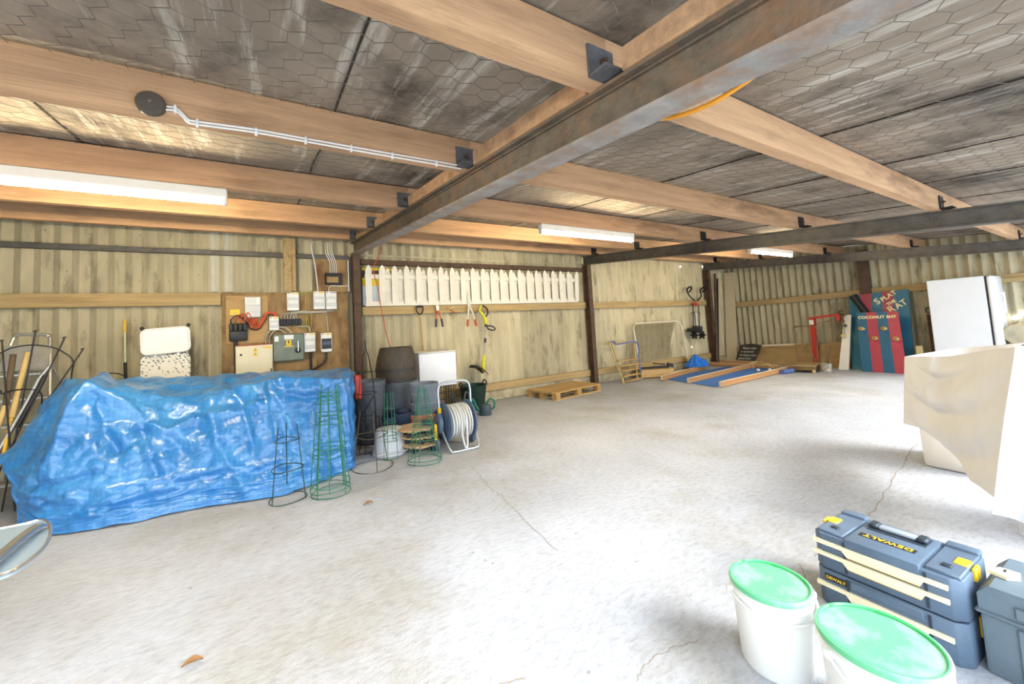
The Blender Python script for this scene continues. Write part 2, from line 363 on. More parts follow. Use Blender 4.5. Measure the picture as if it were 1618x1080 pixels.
# ---- steel beams
PY = [-4.97, -3.83, -2.6, -1.4, -.36]
def beam(x, lab, m, cl, fl):
    t = thing('steel_beam', lab, 'beam', (x, 0, ztop(0)), 0, 'steel roof beams')
    L0, L1 = -6.3, -.03
    def sl(x0, x1, za, zb, mb):   # slab following the slope
        vs = [(x_, y, ztop(y)-ztop(0)+z) for y in (L0, L1) for z in (za, zb) for x_ in (x0, x1)]
        vs = [mb._v(v) for v in vs]
        for q in ((0, 1, 3, 2), (4, 6, 7, 5), (0, 4, 5, 1), (2, 3, 7, 6), (0, 2, 6, 4), (1, 5, 7, 3)): mb.face([vs[i] for i in q])
    mb = MB(); sl(-.052, .052, -.013, 0, mb); sl(-.005, .005, -DEP+.013, -.013, mb); sl(-.02, .02, -DEP+.013, -DEP+.02, mb); sl(-.02, .02, -.02, -.013, mb)
    build('girder', mb, m, t, True)
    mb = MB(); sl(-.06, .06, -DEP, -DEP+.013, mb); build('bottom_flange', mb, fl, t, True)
    for y in PY:
        z = ztop(y)-ztop(0)
        mb = MB(); mb.box((-.062, y-.04, z+.068), (.13, .009, .13)); mb.box((-.062, y-.08, z+.006), (.13, .08, .011))
        c = build('cleat', mb, cl, t, True)
        mb = MB(); mb.cyl((-.06, y-.045, z+.075), (-.06, y-.058, z+.075), .014, .014, 6); mb.cyl((-.06, y-.058, z+.075), (-.06, y-.07, z+.075), .007)
        build('bolt', mb, M_post, c, True)
    return t
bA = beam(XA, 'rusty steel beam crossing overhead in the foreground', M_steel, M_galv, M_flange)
bB = beam(XB, 'dark steel beam over the middle of the shed at the fence end', M_steel_r, M_black, M_steel_r)
bC = beam(XC, 'dark steel beam farthest away beside the end wall', M_steel_r, M_black, M_steel_r)
# timber packing that sits on the near beam between the purlins
for k in range(len(PY)):
    y0 = (FRONT+.05 if k == 0 else PY[k-1]+.05); y1 = PY[k]-.135
    vs = []; mb = MB()
    for y in (y0, y1):
        for z in (.001, .085):
            for x_ in (-.06, .05): vs.append(mb._v((x_, y, ztop(y)-ztop(0)+z)))
    for q in ((0, 1, 3, 2), (4, 6, 7, 5), (0, 4, 5, 1), (2, 3, 7, 6), (0, 2, 6, 4), (1, 5, 7, 3)): mb.face([vs[i] for i in q])
    build('packing_strip', mb, M_beam, bA, True)
# ---- timber purlins
ORD = ['first', 'second', 'third', 'fourth', 'fifth']
NOTE_L = ['nearest overhead, bolted to the big beam', 'carrying the white cable', 'carrying the long fluorescent light', 'just behind the long light fitting', 'tight against the back wall top']
NOTE_R = ['nearest the camera', 'second from the camera', 'carrying the two right-hand fluorescent lights', 'behind the row of lights', 'along the top of the back wall']
for i, y in enumerate(PY):
    for side, (x0, x1) in (('left', (-4.6, XA-.02)), ('right', (XA-.02, 10.9))):
        mb = MB(); z = ztop(y); n = 14
        rings = []
        for k in range(n+1):
            x = lerp(x0, x1, k/n); w = .0015*noise.noise(V3((x*2, y, 1)))
            rings.append([mb._v((x, y-.034+w, z)), mb._v((x, y+.034+w, z)), mb._v((x, y+.034+w, z+PH)), mb._v((x, y-.034+w, z+PH))])
        mb.skin(rings)
        one('roof_purlin', mb, M_beam, 'timber roof joist %s of the near beam, %s' % (side, (NOTE_L if side == 'left' else NOTE_R)[i]), 'joist', 'timber roof joists')
# ---- wire netting under the roof
def netting():
    mb = MB(); w, h = .115, .125; r = .0016; seen = set()
    pts = {}
    def nz(x, y): 
        sag = .035*(.5+.5*noise.noise(V3((x*.8, y*.8, 9))))
        d = min(abs(y-p) for p in PY)
        return zroof(y)-.004-sag*min(1, d/.4)
    def P(x, y): 
        jx = .012*noise.noise(V3((x*6, y*6, 3))); jy = .012*noise.noise(V3((x*6, y*6, 7)))
        return V3((x+jx, y+jy, nz(x, y)))
    def edge(a, b_):
        if any(abs((a[1]+b_[1])/2-p) < .045 for p in PY): return
        if abs((a[0]+b_[0])/2-XA) < .06: return
        p, q = P(*a), P(*b_); d = (q-p).normalized(); u = d.orthogonal().normalized(); v = d.cross(u)
        ra = [mb._v(p+u*math.cos(t)*r+v*math.sin(t)*r) for t in (0, 2.09, 4.19)]; rb = [mb._v(q+u*math.cos(t)*r+v*math.sin(t)*r) for t in (0, 2.09, 4.19)]
        for k in range(3): mb.face([ra[k], ra[(k+1) % 3], rb[(k+1) % 3], rb[k]])
    ny = int((-1.5+5.95)/(h*.75)); nx = int(9.6/w)
    for j in range(ny):
        y = -5.95+j*h*.75
        for i in range(nx):
            x = -2.9+(i+(.5 if j % 2 else 0))*w
            a = (x, y+h*.25); 
            edge((x, y-h*.25), a) if True else 0
            edge(a, (x+w/2, y+h*.5)); edge(a, (x-w/2, y+h*.5))
    return mb
one('wire_netting', netting(), mat('netting_wire', (120, 112, 102), rough=.6, metal=.2, bump=0), 'hexagonal wire netting stretched under the stained roof', 'netting', smooth=0)
# ---- fluorescent lights
M_fit = mat('white_fitting', (232, 228, 216), rough=.4, var=.03, bump=0)
M_tube = mat('lit_tube', (255, 250, 240), bump=0, emit=((1., .84, .55, 1), 120.))
def light(x0, x1, lab):
    y = -2.6; z = ztop(y)
    t = thing('fluorescent_light', lab, 'light', ((x0+x1)/2, y, z-.13), 0, 'fluorescent tube lights under the roof'); L = x1-x0
    build('housing', MB().box((0, 0, .094), (L, .07, .07), None, .006), M_fit, t, True)
    build('tube', MB().cyl((-L/2+.03, 0, .036), (L/2-.03, 0, .036), .02, None, 16), M_tube, t, True)
    for s_ in (-1, 1): build('tube_holder', MB().box((s_*(L/2-.012), 0, .042), (.024, .05, .056), None, .004), M_fit, t, True)
light(-1.72, -.22, 'long fluorescent light at the left, above the blue tarpaulin')
light(2.65, 4.16, 'fluorescent light above the white picket fence')
light(7.04, 8.52, 'fluorescent light farthest away, above the blue mat')
# ================================================================ things on the back wall
M_white = mat('white_paint', (226, 220, 204), rough=.7, var=.06, scale=7, bump=.06, bscale=30, dirt=(168, 150, 116), dthr=.72, dscale=9)
M_plast = mat('white_plastic', (228, 226, 220), rough=.35, var=.03, bump=0)
M_plastg = mat('pale_grey_plastic', (204, 204, 200), rough=.4, var=.04, bump=0)
M_blk = mat('black_plastic', (34, 34, 36), rough=.45, var=.2, bump=0)
M_yel = mat('yellow_sticker', (238, 196, 40), rough=.5, var=.03, bump=0)
M_ply = mat('old_plywood', (152, 124, 84), rough=.85, var=.25, scale=3, bump=.06, bscale=20, stretch=(2, 2, 1), dirt=(112, 80, 46), dthr=.58, dscale=2.5)
M_ply2 = mat('newer_plywood', (180, 147, 98), rough=.8, var=.14, scale=3, bump=.04, stretch=(1, 1, 4), dirt=(150, 108, 60), dthr=.66)
M_chrome = mat('bright_steel', (190, 190, 190), rough=.25, metal=.9, var=.08, bump=0)
M_alu = mat('dull_aluminium', (172, 170, 162), rough=.42, metal=.7, var=.15, scale=10, bump=.03)
M_red = mat('red_paint', (176, 52, 40), rough=.5, var=.2, scale=8, bump=.03)
M_orange = mat('orange_red_cable', (196, 84, 44), rough=.5, var=.1, bump=0)
M_ink = mat('dark_print', (40, 40, 44), rough=.6, bump=0, var=0)
M_inkg = mat('grey_print', (150, 152, 156), rough=.6, bump=0, var=0)
Wy = -.012
def wbox(px0, py0, px1, py1, y): # a rectangle measured on the plane y
    a, b_ = B(px0, py0, y), B(px1, py1, y); return a.x, b_.x, b_.z, a.z
# ---- switchgear boards
mb = MB(); mb.bb(-.455, 1.06, -.05, -.028, .55, 1.885, .003)
board = one('backboard', mb, M_ply, 'large brown plywood board behind the switchgear', 'board')
mb = MB(); mb.bb(.62, 1.08, -.05, -.028, 1.89, 2.42, .003)
one('backboard', mb, M_ply, 'upper plywood board with the white cables and black box', 'board')
mb = MB(); mb.bb(-.41, .05, -.064, -.051, 1.235, 1.845, .002)
one('backboard', mb, M_ply2, 'small pale plywood square behind the meter and black fuse block', 'board')
mb = MB(); mb.bb(-.36, .62, -.075, -.051, .83, .97, .003)
one('batten', mb, M_ply, 'dark batten under the grey isolator box', 'batten')
BY = -.066
# meter
x0, x1, z0, z1 = wbox(386.5, 468, 412.5, 503, -.12)
t = thing('electricity_meter', 'pale grey electricity meter under the top of the small plywood square', 'meter', ((x0+x1)/2, BY, z0))
build('case', MB().bb(x0, x1, BY-.045, BY, z0+.02, z1-.005, .006), M_plastg, t)
build('cover', MB().bb(x0+.004, x1-.004, BY-.062, BY-.045, lerp(z0, z1, .6), z1-.01, .005), M_plast, t)
build('terminal_cover', MB().bb(x0+.006, x1-.006, BY-.056, BY-.045, z0+.022, lerp(z0, z1, .32), .004), M_plastg, t)
mb = MB()
for k in range(5): mb.bb(x0+.02, x1-.05, BY-.0632, BY-.062, z1-.03-k*.016, z1-.026-k*.016)
build('print', mb, M_inkg, t, kind='stuff')
# black service fuse block
x0, x1, z0, z1 = wbox(361.5, 511, 391, 538, -.12)
t = thing('service_fuse', 'black four-way fuse block on the small plywood square', 'fuse box', ((x0+x1)/2, BY, z0))
build('body', MB().bb(x0, x1, BY-.06, BY, z0, lerp(z0, z1, .62), .02, 2), M_blk, t)
for k in range(4):
    cx = lerp(x0, x1, (k+.5)/4); build('fuse_carrier', MB().bb(cx-.021, cx+.021, BY-.085, BY, lerp(z0, z1, .55), z1, .012, 2), M_blk, t)
# supply cable down
one('supply_cable', MB().tube(smoothpts([(lerp(x0, x1, .35), BY-.03, z0+.01), (lerp(x0, x1, .36), BY-.02, 1.0), (lerp(x0, x1, .38), BY-.02, .6)]), .022, 10), M_blk, 'thick black cable running down from the black fuse block', 'cable')
# orange tails
for k in range(4):
    a = V3((lerp(x0, x1, (k+.5)/4), BY-.04, z1)); b_ = V3((-.205+.025*k+.06, BY-.03, 1.545))
    mid = (a+b_)/2+V3((-.03, -.02, .07+.01*k))
    one('meter_tail', MB().tube(smoothpts([a, a+V3((0, -.01, .05)), mid, b_+V3((-.03, -.01, -.06)), b_]), .0075, 8), M_orange if k else M_blk, 'orange cable looped from the black fuse block to the meter' if k else 'black cable looped from the black fuse block to the meter', 'cable', 'orange meter cables' if k else None)
for k in range(5):
    dz = .017*k
    pts = [(-.17+.02*k, BY-.02, 1.545), (-.16+.02*k, BY-.025, 1.43+dz), (-.06, BY-.03-.004*k, 1.405+dz), (.0, BY-.03-.004*k, 1.50+dz), (.05, BY-.03, 1.595+dz*.4), (.105+.008*k, BY-.03, 1.59+dz*.3), (.115+.008*k, BY-.03, 1.55)]
    one('meter_tail', MB().tube(smoothpts(pts), .0075, 8), mat('black_cable', (44, 38, 34), bump=0) if k == 0 else M_orange, ('black' if k == 0 else 'orange')+' cable sweeping from the meter up to the small isolator switch', 'cable', None if k == 0 else 'orange isolator cables')
# yellow label
mb = MB(); x0, x1, z0, z1 = wbox(363.5, 489, 379, 497, BY); mb.bb(x0, x1, BY-.003, BY, z0, z1)
t = thing('warning_label', 'small yellow label on the plywood left of the meter', 'label', ((x0+x1)/2, BY, z0)); build('sticker', mb, M_yel, t)
mb = MB(); mb.bb(x0+.03, x1-.03, BY-.004, BY-.003, lerp(z0, z1, .45), lerp(z0, z1, .55)); build('print', mb, M_inkg, t)
# small breaker boxes
def breaker(px0, py0, px1, py1, lab, style=0, y=-.052):
    x0, x1, z0, z1 = wbox(px0, py0, px1, py1, y-.06)
    t = thing('breaker_box', lab, 'breaker box', ((x0+x1)/2, y, z0), 0, 'small breaker boxes on the backboard')
    build('case', MB().bb(x0, x1, y-.06, y, z0, z1, .006), M_plast, t)
    h = z1-z0
    build('front_panel', MB().bb(x0+.008, x1-.008, y-.066, y-.06, z0+h*.16, z0+h*.7, .003), M_plastg if style != 1 else M_blk, t, label='dark window' if style == 1 else None)
    build('flap', MB().bb(x0+.014, x1-.014, y-.070, y-.066, z0+h*.36, z0+h*.56, .002), M_plast if style != 1 else mat('dark_blue_window', (52, 62, 78), rough=.25, bump=0), t)
    build('sticker', MB().bb(lerp(x0, x1, .45), x1-.008, y-.0615, y-.06, z1-.026, z1-.010), M_yel if style != 3 else M_inkg, t, label='yellow sticker')
    build('badge', MB().bb(x0+.012, x0+.03, y-.0615, y-.06, z1-.024, z1-.014), M_red, t, label='red badge')
    return t
breaker(453, 461, 473, 490, 'white breaker box on its own at top left of the upper row')
breaker(495, 460, 514, 488, 'white breaker box in the upper row, left of the touching pair')
breaker(514.5, 460, 532.5, 488, 'white breaker box in the upper row, right of the touching pair', 3)
breaker(480, 526, 499, 555, 'white breaker box beside the grey isolator handle')
breaker(507, 526, 525, 555, 'white breaker box with dark window, rightmost in the lower row', 1)
t = breaker(425, 500, 441, 521, 'small pale grey isolator switch fed by the orange cables', 0)
# junction connector
x0, x1, z0, z1 = wbox(442, 504, 476, 513, -.1)
t = thing('connector_block', 'long black connector block under the grey cable bundle', 'connector', ((x0+x1)/2, -.052, z0))
build('body', MB().bb(x0, x1, -.095, -.052, z0, z1, .006), M_blk, t)
for k in range(7):
    cx = lerp(x0, x1, (k+.5)/7); build('terminal', MB().bb(cx-.014, cx+.014, -.11, -.095, z0+.012, z1-.012, .004), M_blk, t)
cx0, cx1, cz0, cz1 = x0, x1, z0, z1
M_gcab = mat('grey_cable', (170, 164, 148), rough=.5, bump=0); M_ycab = mat('green_yellow_cable', (168, 164, 60), rough=.5, bump=0)
end = [.33, .34, .67, .75, .9]
for k in range(6):
    xa = lerp(cx0, cx1, (k+.6)/7); top = 1.60+.006*k
    pts = [(xa, -.085, cz1), (xa, -.09, top-.03), (xa+.05, -.09, top), (.55, -.088, 1.60+.004*k), (.72, -.086, 1.60+.004*k)] + ([(.76, -.085, 1.56), (.775, -.08, 1.34)] if k < 2 else [(.70+.03*k, -.085, 1.62), (.66+.035*k, -.08, 1.655)])
    one('grey_cable', MB().tube(smoothpts(pts), .006, 7), M_gcab, 'grey cable of the bundle arching over the black connector block', 'cable', 'grey cables over the connector block')
for k in range(3):
    pts = [(.335+.012*k, -.08, 1.645), (.33+.02*k, -.085, 1.60), (.30+.03*k, -.085, cz1)]
    one('grey_cable', MB().tube(smoothpts(pts), .005, 7), M_gcab, 'short grey cable from the lone breaker box down to the connector block', 'cable', 'short grey cables below the lone breaker box')
for k, pts in enumerate([[(.50, -.07, 1.86), (.505, -.072, 1.5), (.52, -.075, 1.4), (.56, -.075, 1.41), (.57, -.075, 1.62)], [(.44, -.07, 1.44), (.46, -.08, 1.38), (.50, -.08, 1.42), (.505, -.075, 1.52), (.53, -.075, 1.5), (.54, -.07, 1.35)], [(.40, -.07, 1.95), (.44, -.07, 1.885), (.52, -.07, 1.88), (.58, -.07, 1.91), (.61, -.07, 1.88)]]):
    one('earth_cable', MB().tube(smoothpts(pts), .005, 7), M_ycab, ['yellow green earth cable running straight down beside the upper breaker boxes', 'yellow green earth cable looped beside the connector block', 'yellow green earth cable crossing above the upper breaker boxes'][k], 'cable')
for k, pts in enumerate([[(.02, -.07, 1.22), (.03, -.085, 1.33), (.12, -.09, 1.415), (.25, -.09, 1.41), (.32, -.08, 1.335)], [(.06, -.07, 1.22), (.07, -.085, 1.31), (.13, -.09, 1.385), (.2, -.09, 1.38), (.25, -.08, 1.335)], [(.40, -.08, 1.42), (.47, -.08, 1.415), (.53, -.08, 1.41), (.545, -.08, 1.34)]]):
    one('conduit', MB().tube(smoothpts(pts), .010, 8), M_gcab, ['outer grey conduit bent from the cream panel to the grey isolator', 'inner grey conduit bent from the cream panel to the grey isolator', 'short grey conduit into the breaker box by the isolator handle'][k], 'conduit')
one('black_cable', MB().tube(smoothpts([(.74, -.08, 1.06), (.74, -.085, .98), (.70, -.09, .90), (.60, -.09, .84), (.5, -.09, .8)]), .013, 8), M_blk, 'black cable curling down from the breaker box with dark window', 'cable')
one('black_cable', MB().tube([(.545, -.08, 1.08), (.55, -.08, .75)], .016, 8), M_blk, 'straight black cable below the breaker box by the isolator handle', 'cable')
# grey isolator
M_iso = mat('grey_green_enamel', (112, 124, 112), rough=.5, var=.12, scale=4, bump=.02, dirt=(140, 148, 130), dthr=.6)
x0, x1, z0, z1 = wbox(431, 528.5, 481, 568, -.17)
t = thing('isolator_box', 'grey green isolator box with a silver switch handle', 'switch box', ((x0+x1)/2, -.052, z0))
build('body', MB().bb(x0, x1, -.15, -.052, z0, z1, .006), M_iso, t)
build('lid', MB().bb(x0+.006, x1-.006, -.165, -.15, z0+.006, z1-.006, .006), M_iso, t)
hx, hz = lerp(x0, x1, .8), lerp(z0, z1, .38)
h = build('handle_boss', MB().lathe([(.038, 0), (.034, .016), (.02, .022)], (hx, -.165, hz), 20, (PI/2, 0, 0)), M_blk, t)
build('handle', MB().box((hx, -.195, hz+.055), (.02, .02, .15), None, .006), M_chrome, h)
build('warning_plate', MB().bb(lerp(x0, x1, .42), lerp(x0, x1, .58), -.167, -.165, lerp(z0, z1, .58), lerp(z0, z1, .78)), M_yel, t, label='yellow warning plate')
fl = MB().prism([(0, .03), (.012, .03), (.006, .008), (.018, .008), (-.004, -.03), (.002, -.002), (-.01, -.002)], (lerp(x0, x1, .5)-.003, -.1672, lerp(z0, z1, .68)), (1, 0, 0), (0, 0, 1), .001); build('flash_symbol', fl, M_ink, t)
build('text_plate', MB().bb(lerp(x0, x1, .36), lerp(x0, x1, .66), -.167, -.165, lerp(z0, z1, .8), z1-.012), M_plast, t, label='white plate')
build('text_strip', MB().bb(lerp(x0, x1, .36), lerp(x0, x1, .66), -.167, -.165, lerp(z0, z1, .52), lerp(z0, z1, .56)), M_yel, t)
build('corner_label', MB().bb(lerp(x0, x1, .05), lerp(x0, x1, .18), -.167, -.165, lerp(z0, z1, .74), lerp(z0, z1, .93)), M_plast, t, label='white label')
# cream distribution board
M_cream = mat('cream_enamel', (226, 216, 184), rough=.45, var=.05, bump=.01)
x0, x1, z0, z1 = wbox(371.5, 547, 432, 600, -.2)
z0 = .70
t = thing('distribution_board', 'cream distribution board with yellow warning triangles', 'fuse board', ((x0+x1)/2, -.052, z0))
build('body', MB().bb(x0, x1, -.18, -.052, z0, z1, .006), M_cream, t)
build('door', MB().bb(x0+.006, x1-.006, -.196, -.18, z0+.03, z1-.022, .006), M_cream, t)
build('top_edge', MB().bb(x0, x1, -.19, -.06, z1, z1+.008), M_red, t, label='red edge')
d0 = build('lock', MB().lathe([(.014, 0), (.012, .008)], (x0+.06, -.196, z1-.11), 14, (PI/2, 0, 0)), M_blk, t)
for k in range(2):
    cx, cz = lerp(x0, x1, .52), z1-.055-.055*k
    w = build('warning_triangle', MB().prism([(-.03, -.022), (.03, -.022), (0, .028)], (cx, -.197, cz), (1, 0, 0), (0, 0, 1), .001), M_yel, t, label='yellow warning triangle')
    build('flash_symbol', MB().prism([(0, .012), (.005, .012), (.001, .001), (.006, .001), (-.004, -.016), (-.001, -.003), (-.005, -.003)], (cx, -.1985, cz), (1, 0, 0), (0, 0, 1), .0006), M_ink, w)
build('strip_label', MB().bb(lerp(x0, x1, .74), x1-.02, -.1975, -.196, z1-.05, z1-.03), M_yel, t, label='yellow strip')
build('breaker_window', MB().bb(x0+.05, x1-.05, -.199, -.196, z0+.11, z0+.155, .002), M_plastg, t)
mb = MB()
for k in range(14): mb.bb(x0+.06+k*.02, x0+.074+k*.02, -.2, -.199, z0+.118, z0+.148)
build('breakers', mb, M_ink, t, kind='stuff')
build('door_pull', MB().bb(x1-.03, x1-.018, -.212, -.196, z0+.12, z0+.2, .003), M_blk, t)
# black box and white cables on the upper board
x0, x1, z0, z1 = wbox(514, 430.5, 541.5, 449, -.12)
t = thing('terminal_box', 'black square-faced terminal box on the upper plywood board', 'box', ((x0+x1)/2, -.052, z0))
build('body', MB().bb(x0, x1, -.11, -.052, z0, z1, .008), M_blk, t); build('window', MB().bb(x0+.016, x1-.055, -.114, -.11, z0+.025, z1-.055, .002), M_ply, t)
for k, px in enumerate((516, 519.5, 523, 526)):
    p = B(px, 400, -.06)
    pts = [(p.x-.02, -.06, 2.60), (p.x-.01, -.062, 2.45), (lerp(x0, x1, .3+.12*k), -.066, 2.32), (lerp(x0, x1, .3+.12*k), -.07, z1)]
    one('white_cable', MB().tube(smoothpts(pts), .0055, 7), M_plast, 'white cable running up from the black terminal box', 'cable', 'white cables above the terminal box')
one('white_cable', MB().tube(smoothpts([(.60, -.06, 2.6), (.59, -.062, 2.5), (.625, -.062, 2.3), (.645, -.064, 2.1), (.66, -.066, 1.9)]), .008, 7), M_plast, 'single white cable down to the touching pair of breaker boxes', 'cable')
one('white_cable', MB().tube(smoothpts([(.80, -.066, 1.9), (.81, -.066, 1.96), (.85, -.066, 1.98), (1.0, -.06, 1.975), (1.06, -.06, 1.985)]), .005, 7), M_plast, 'thin white cable running right along the upper plywood board', 'cable')
one('white_trunking', MB().bb(1.065, 1.08, -.07, -.05, 1.9, 2.36), M_plast, 'upright white trunking strip at right edge of the upper board', 'trunking')
# ---- signs behind the fence
x0, x1 = XA+.09, 1.78
t = thing('sign_board', 'yellow and pale sign board behind the left end of the picket fence', 'sign', (1.5, -.09, 1.70))
M_sign = mat('pale_blue_sign', (196, 208, 212), rough=.5, var=.04, bump=0); M_syel = mat('yellow_sign', (226, 196, 30), rough=.5, var=.05, bump=0)
build('panel', MB().bb(x0, x1, -.095, -.085, 1.69, 1.98, .002), M_sign, t)
build('yellow_band', MB().bb(x0, x1, -.097, -.085, 1.98, 2.1, .002), M_syel, t)
build('dark_band', MB().bb(x0, x1, -.096, -.085, 2.1, 2.21, .002), M_post, t)
build('yellow_strip', MB().bb(x0, x1, -.097, -.085, 2.21, 2.25, .002), M_syel, t)
M_navy = mat('navy_print', (44, 56, 76), bump=0, var=0)
text('lettering', 'PI', .115, (x0+.03, -.0955, 1.755), (1, 0, 0), (0, 0, 1), M_navy, t, .001)
text('lettering', 'GE', .10, (1.53, -.0955, 1.79), (1, 0, 0), (0, 0, 1), M_navy, t, .001)
# ---- picket fences
def fence(y, x0, x1, step, off, lab, zt, n, z0=1.672):
    t = thing('picket_fence', lab, 'fence', ((x0+x1)/2, y, z0), 0, 'white picket fence panels on the rail')
    for k in range(n):
        x = x0+off+step*k; w = .046; zt_ = zt+.012*noise.noise(V3((k*1.7, y*40, 0))); tl = .02*noise.noise(V3((k*2.3, y*9, 5)))
        if k == n-1 and y < -.11: tl = .035
        mb = MB(); mb.prism([(-w, z0+.03), (w, z0+.03), (w+tl*.7, zt_-.075), (w*.45+tl, zt_-.02), (tl, zt_), (-w*.45+tl, zt_-.02), (-w+tl*.7, zt_-.075)], (x, y+.008, 0), (1, 0, 0), (0, 0, 1), .016)
        build('pale', mb, M_white, t, smooth=.4)
    build('bottom_rail', MB().bb(x0, x1, y+.010, y+.034, z0, z0+.075, .003), M_white, t)
    build('top_rail', MB().bb(x0, x1, y+.010, y+.034, zt-.21, zt-.14, .003), M_white, t)
fx0 = B(582.5, 450, -.14).x; fx1 = B(910, 450, -.14).x
fence(-.145, fx0-.05, fx1+.03, (fx1-fx0)/21., .05, 'front white picket fence panel standing on the wall rail', 2.29, 22)
gx0 = B(612, 450, -.1).x; gx1 = B(895, 450, -.1).x
fence(-.1, fx0-.02+.19, fx1-.05, (fx1-fx0)/21., (fx1-fx0)/21.*.55+.02, 'rear white picket fence panel showing between the front pales', 2.25, 20)
# ---- orange rope
def rope(pts, r, m, lab, cat='rope', name='rope', n=6): return one(name, MB().tube(smoothpts(pts), r, n), m, lab, cat)
Q = lambda px, py, y: B(px, py, y)
rope([Q(612, 366, -.25), Q(604, 385, -.25), Q(598, 405, -.24), Q(590, 425, -.22), Q(597, 455, -.2), Q(603, 490, -.2), Q(610, 525, -.25), Q(617, 552, -.5)], .006, M_orange, 'orange rope hanging in front of the picket fence down to the barrel')
# ---- hanging hand tools
M_ash = wood('ash_handle', (186, 164, 122), 2, var=.12)
p = B(663, 483, -.12)
t = thing('digging_spade', 'garden spade with black D handle hanging by the barrel', 'spade', (p.x, -.12, .95))
zt = p.z
build('grip', MB().tube(smoothpts([(p.x-.055, -.12, zt-.02), (p.x, -.12, zt-.005), (p.x+.055, -.12, zt-.02)]), .014, 8), M_blk, t)
for s_ in (-1, 1): build('yoke', MB().tube(smoothpts([(p.x+s_*.055, -.12, zt-.02), (p.x+s_*.05, -.12, zt-.08), (p.x+.005, -.12, zt-.15)]), .011, 8), M_blk, t)
build('shaft', MB().tube([(p.x+.005, -.12, zt-.14), (p.x+.02, -.12, zt-.45), (p.x+.04, -.12, .92)], .017, 10), M_ash, t)
build('blade', MB().prism([(-.09, 0), (.09, 0), (.09, -.22), (0, -.28), (-.09, -.22)], (p.x+.045, -.11, .93), (1, 0, 0), (0, 0, 1), .006), M_alu, t)
def hand(px, py, y=-.12): return B(px, py, y)
p = hand(691, 482)
t = thing('loppers', 'orange loppers with black grips hanging from the rail', 'loppers', (p.x, -.12, p.z-.35))
build('blade', MB().prism([(-.02, 0), (.02, 0), (.028, -.05), (.012, -.1), (-.012, -.1), (-.026, -.04)], (p.x, -.112, p.z), (1, 0, 0), (0, 0, 1), .012), M_alu, t)
for s_ in (-1, 1):
    build('arm', MB().tube(smoothpts([(p.x+s_*.005, -.12, p.z-.09), (p.x+s_*.03, -.12, p.z-.14), (p.x+s_*.045+.015, -.12, p.z-.23)]), .011, 8), M_orange, t)
    build('grip', MB().tube(smoothpts([(p.x+s_*.045+.015, -.12, p.z-.22), (p.x+s_*.058+.02, -.12, p.z-.35)]), .016, 8), M_blk, t)
p = hand(713, 486)
t = thing('secateurs', 'small brass-coloured secateurs hung on the rail', 'secateurs', (p.x, -.1, p.z-.06)); M_brass = mat('pale_brass', (206, 186, 124), rough=.4, metal=.4, bump=0)
build('blade', MB().tube(smoothpts([(p.x-.06, -.1, p.z+.0), (p.x, -.1, p.z-.01), (p.x+.06, -.1, p.z+.03)]), [.003]+[.011]*15+[.004], 6), M_brass, t)
for s_ in (-1, 1): build('handle', MB().tube(smoothpts([(p.x-.01, -.1, p.z), (p.x+.02, -.1, p.z-.02+s_*.03), (p.x+.085, -.1, p.z-.05+s_*.035)]), .008, 6), M_brass if s_ > 0 else M_orange, t)
p = hand(738, 462)
t = thing('hedge_shears', 'hedge shears with white handles and red grips, points up', 'shears', (p.x+.03, -.13, p.z-.56))
for s_ in (-1, 1):
    build('blade', MB().prism([(0, 0), (.012*s_, 0), (.024*s_, -.22), (.006*s_, -.27)], (p.x+.006, -.165-.004*s_, p.z), (1, 0, 0), (0, 0, 1), .004), M_alu, t)
    build('handle', MB().tube([(p.x+.006+s_*.012, -.165, p.z-.25), (p.x+.02+s_*.035, -.165, p.z-.32), (p.x+.03+s_*.065, -.165, p.z-.46)], .012, 8), M_white, t)
    build('grip', MB().tube([(p.x+.03+s_*.064, -.165, p.z-.455), (p.x+.04+s_*.085, -.165, p.z-.57)], .017, 8), mat('red_grip', (190, 66, 36), bump=0), t)
# strimmer
y = -.16; K = lambda px, py: B(px, py, y)
t = thing('grass_trimmer', 'yellow grass trimmer hanging head down from the rail', 'strimmer', tuple(K(765, 594)))
M_lime = mat('lime_yellow_plastic', (206, 204, 44), rough=.4, var=.05, bump=0)
build('handle', MB().tube(smoothpts([K(761, 482), K(758, 490), K(763, 497), K(767, 506), K(768, 512)]), [.016]*8+[.022]*12+[.028]*13, 10), M_lime, t)
build('trigger_grip', MB().tube(smoothpts([K(761, 482), K(768, 486), K(771, 493), K(768, 500)]), .014, 8), M_blk, t)
build('collar', MB().cyl(K(768, 510), K(768, 516), .022), M_blk, t)
build('shaft', MB().cyl(K(768, 514), K(765, 566), .012), M_alu, t)
build('clamp', MB().cyl(K(767, 534), K(766.6, 541), .02), M_blk, t)
build('hand_loop', MB().tube([K(776+6.3*math.cos(a), 518+3.2*math.sin(a)+.25*6*math.cos(a)) for a in [2*PI*i/20 for i in range(20)]], .012, 8, True), M_blk, t)
build('motor', MB().tube([K(765, 561), K(764, 572), K(763.5, 582), K(765, 586)], [.025, .034, .036, .025], 12), M_lime, t)
a, b_ = K(745, 579), K(767, 589)
build('guard', MB().grid(lambda u, v: lerp(a, b_, u)+V3((0, lerp(-.12, .1, v), .04*math.sin(PI*u)+.05*math.sin(PI*v)-.02)), 14, 8, .006), M_blk, t)
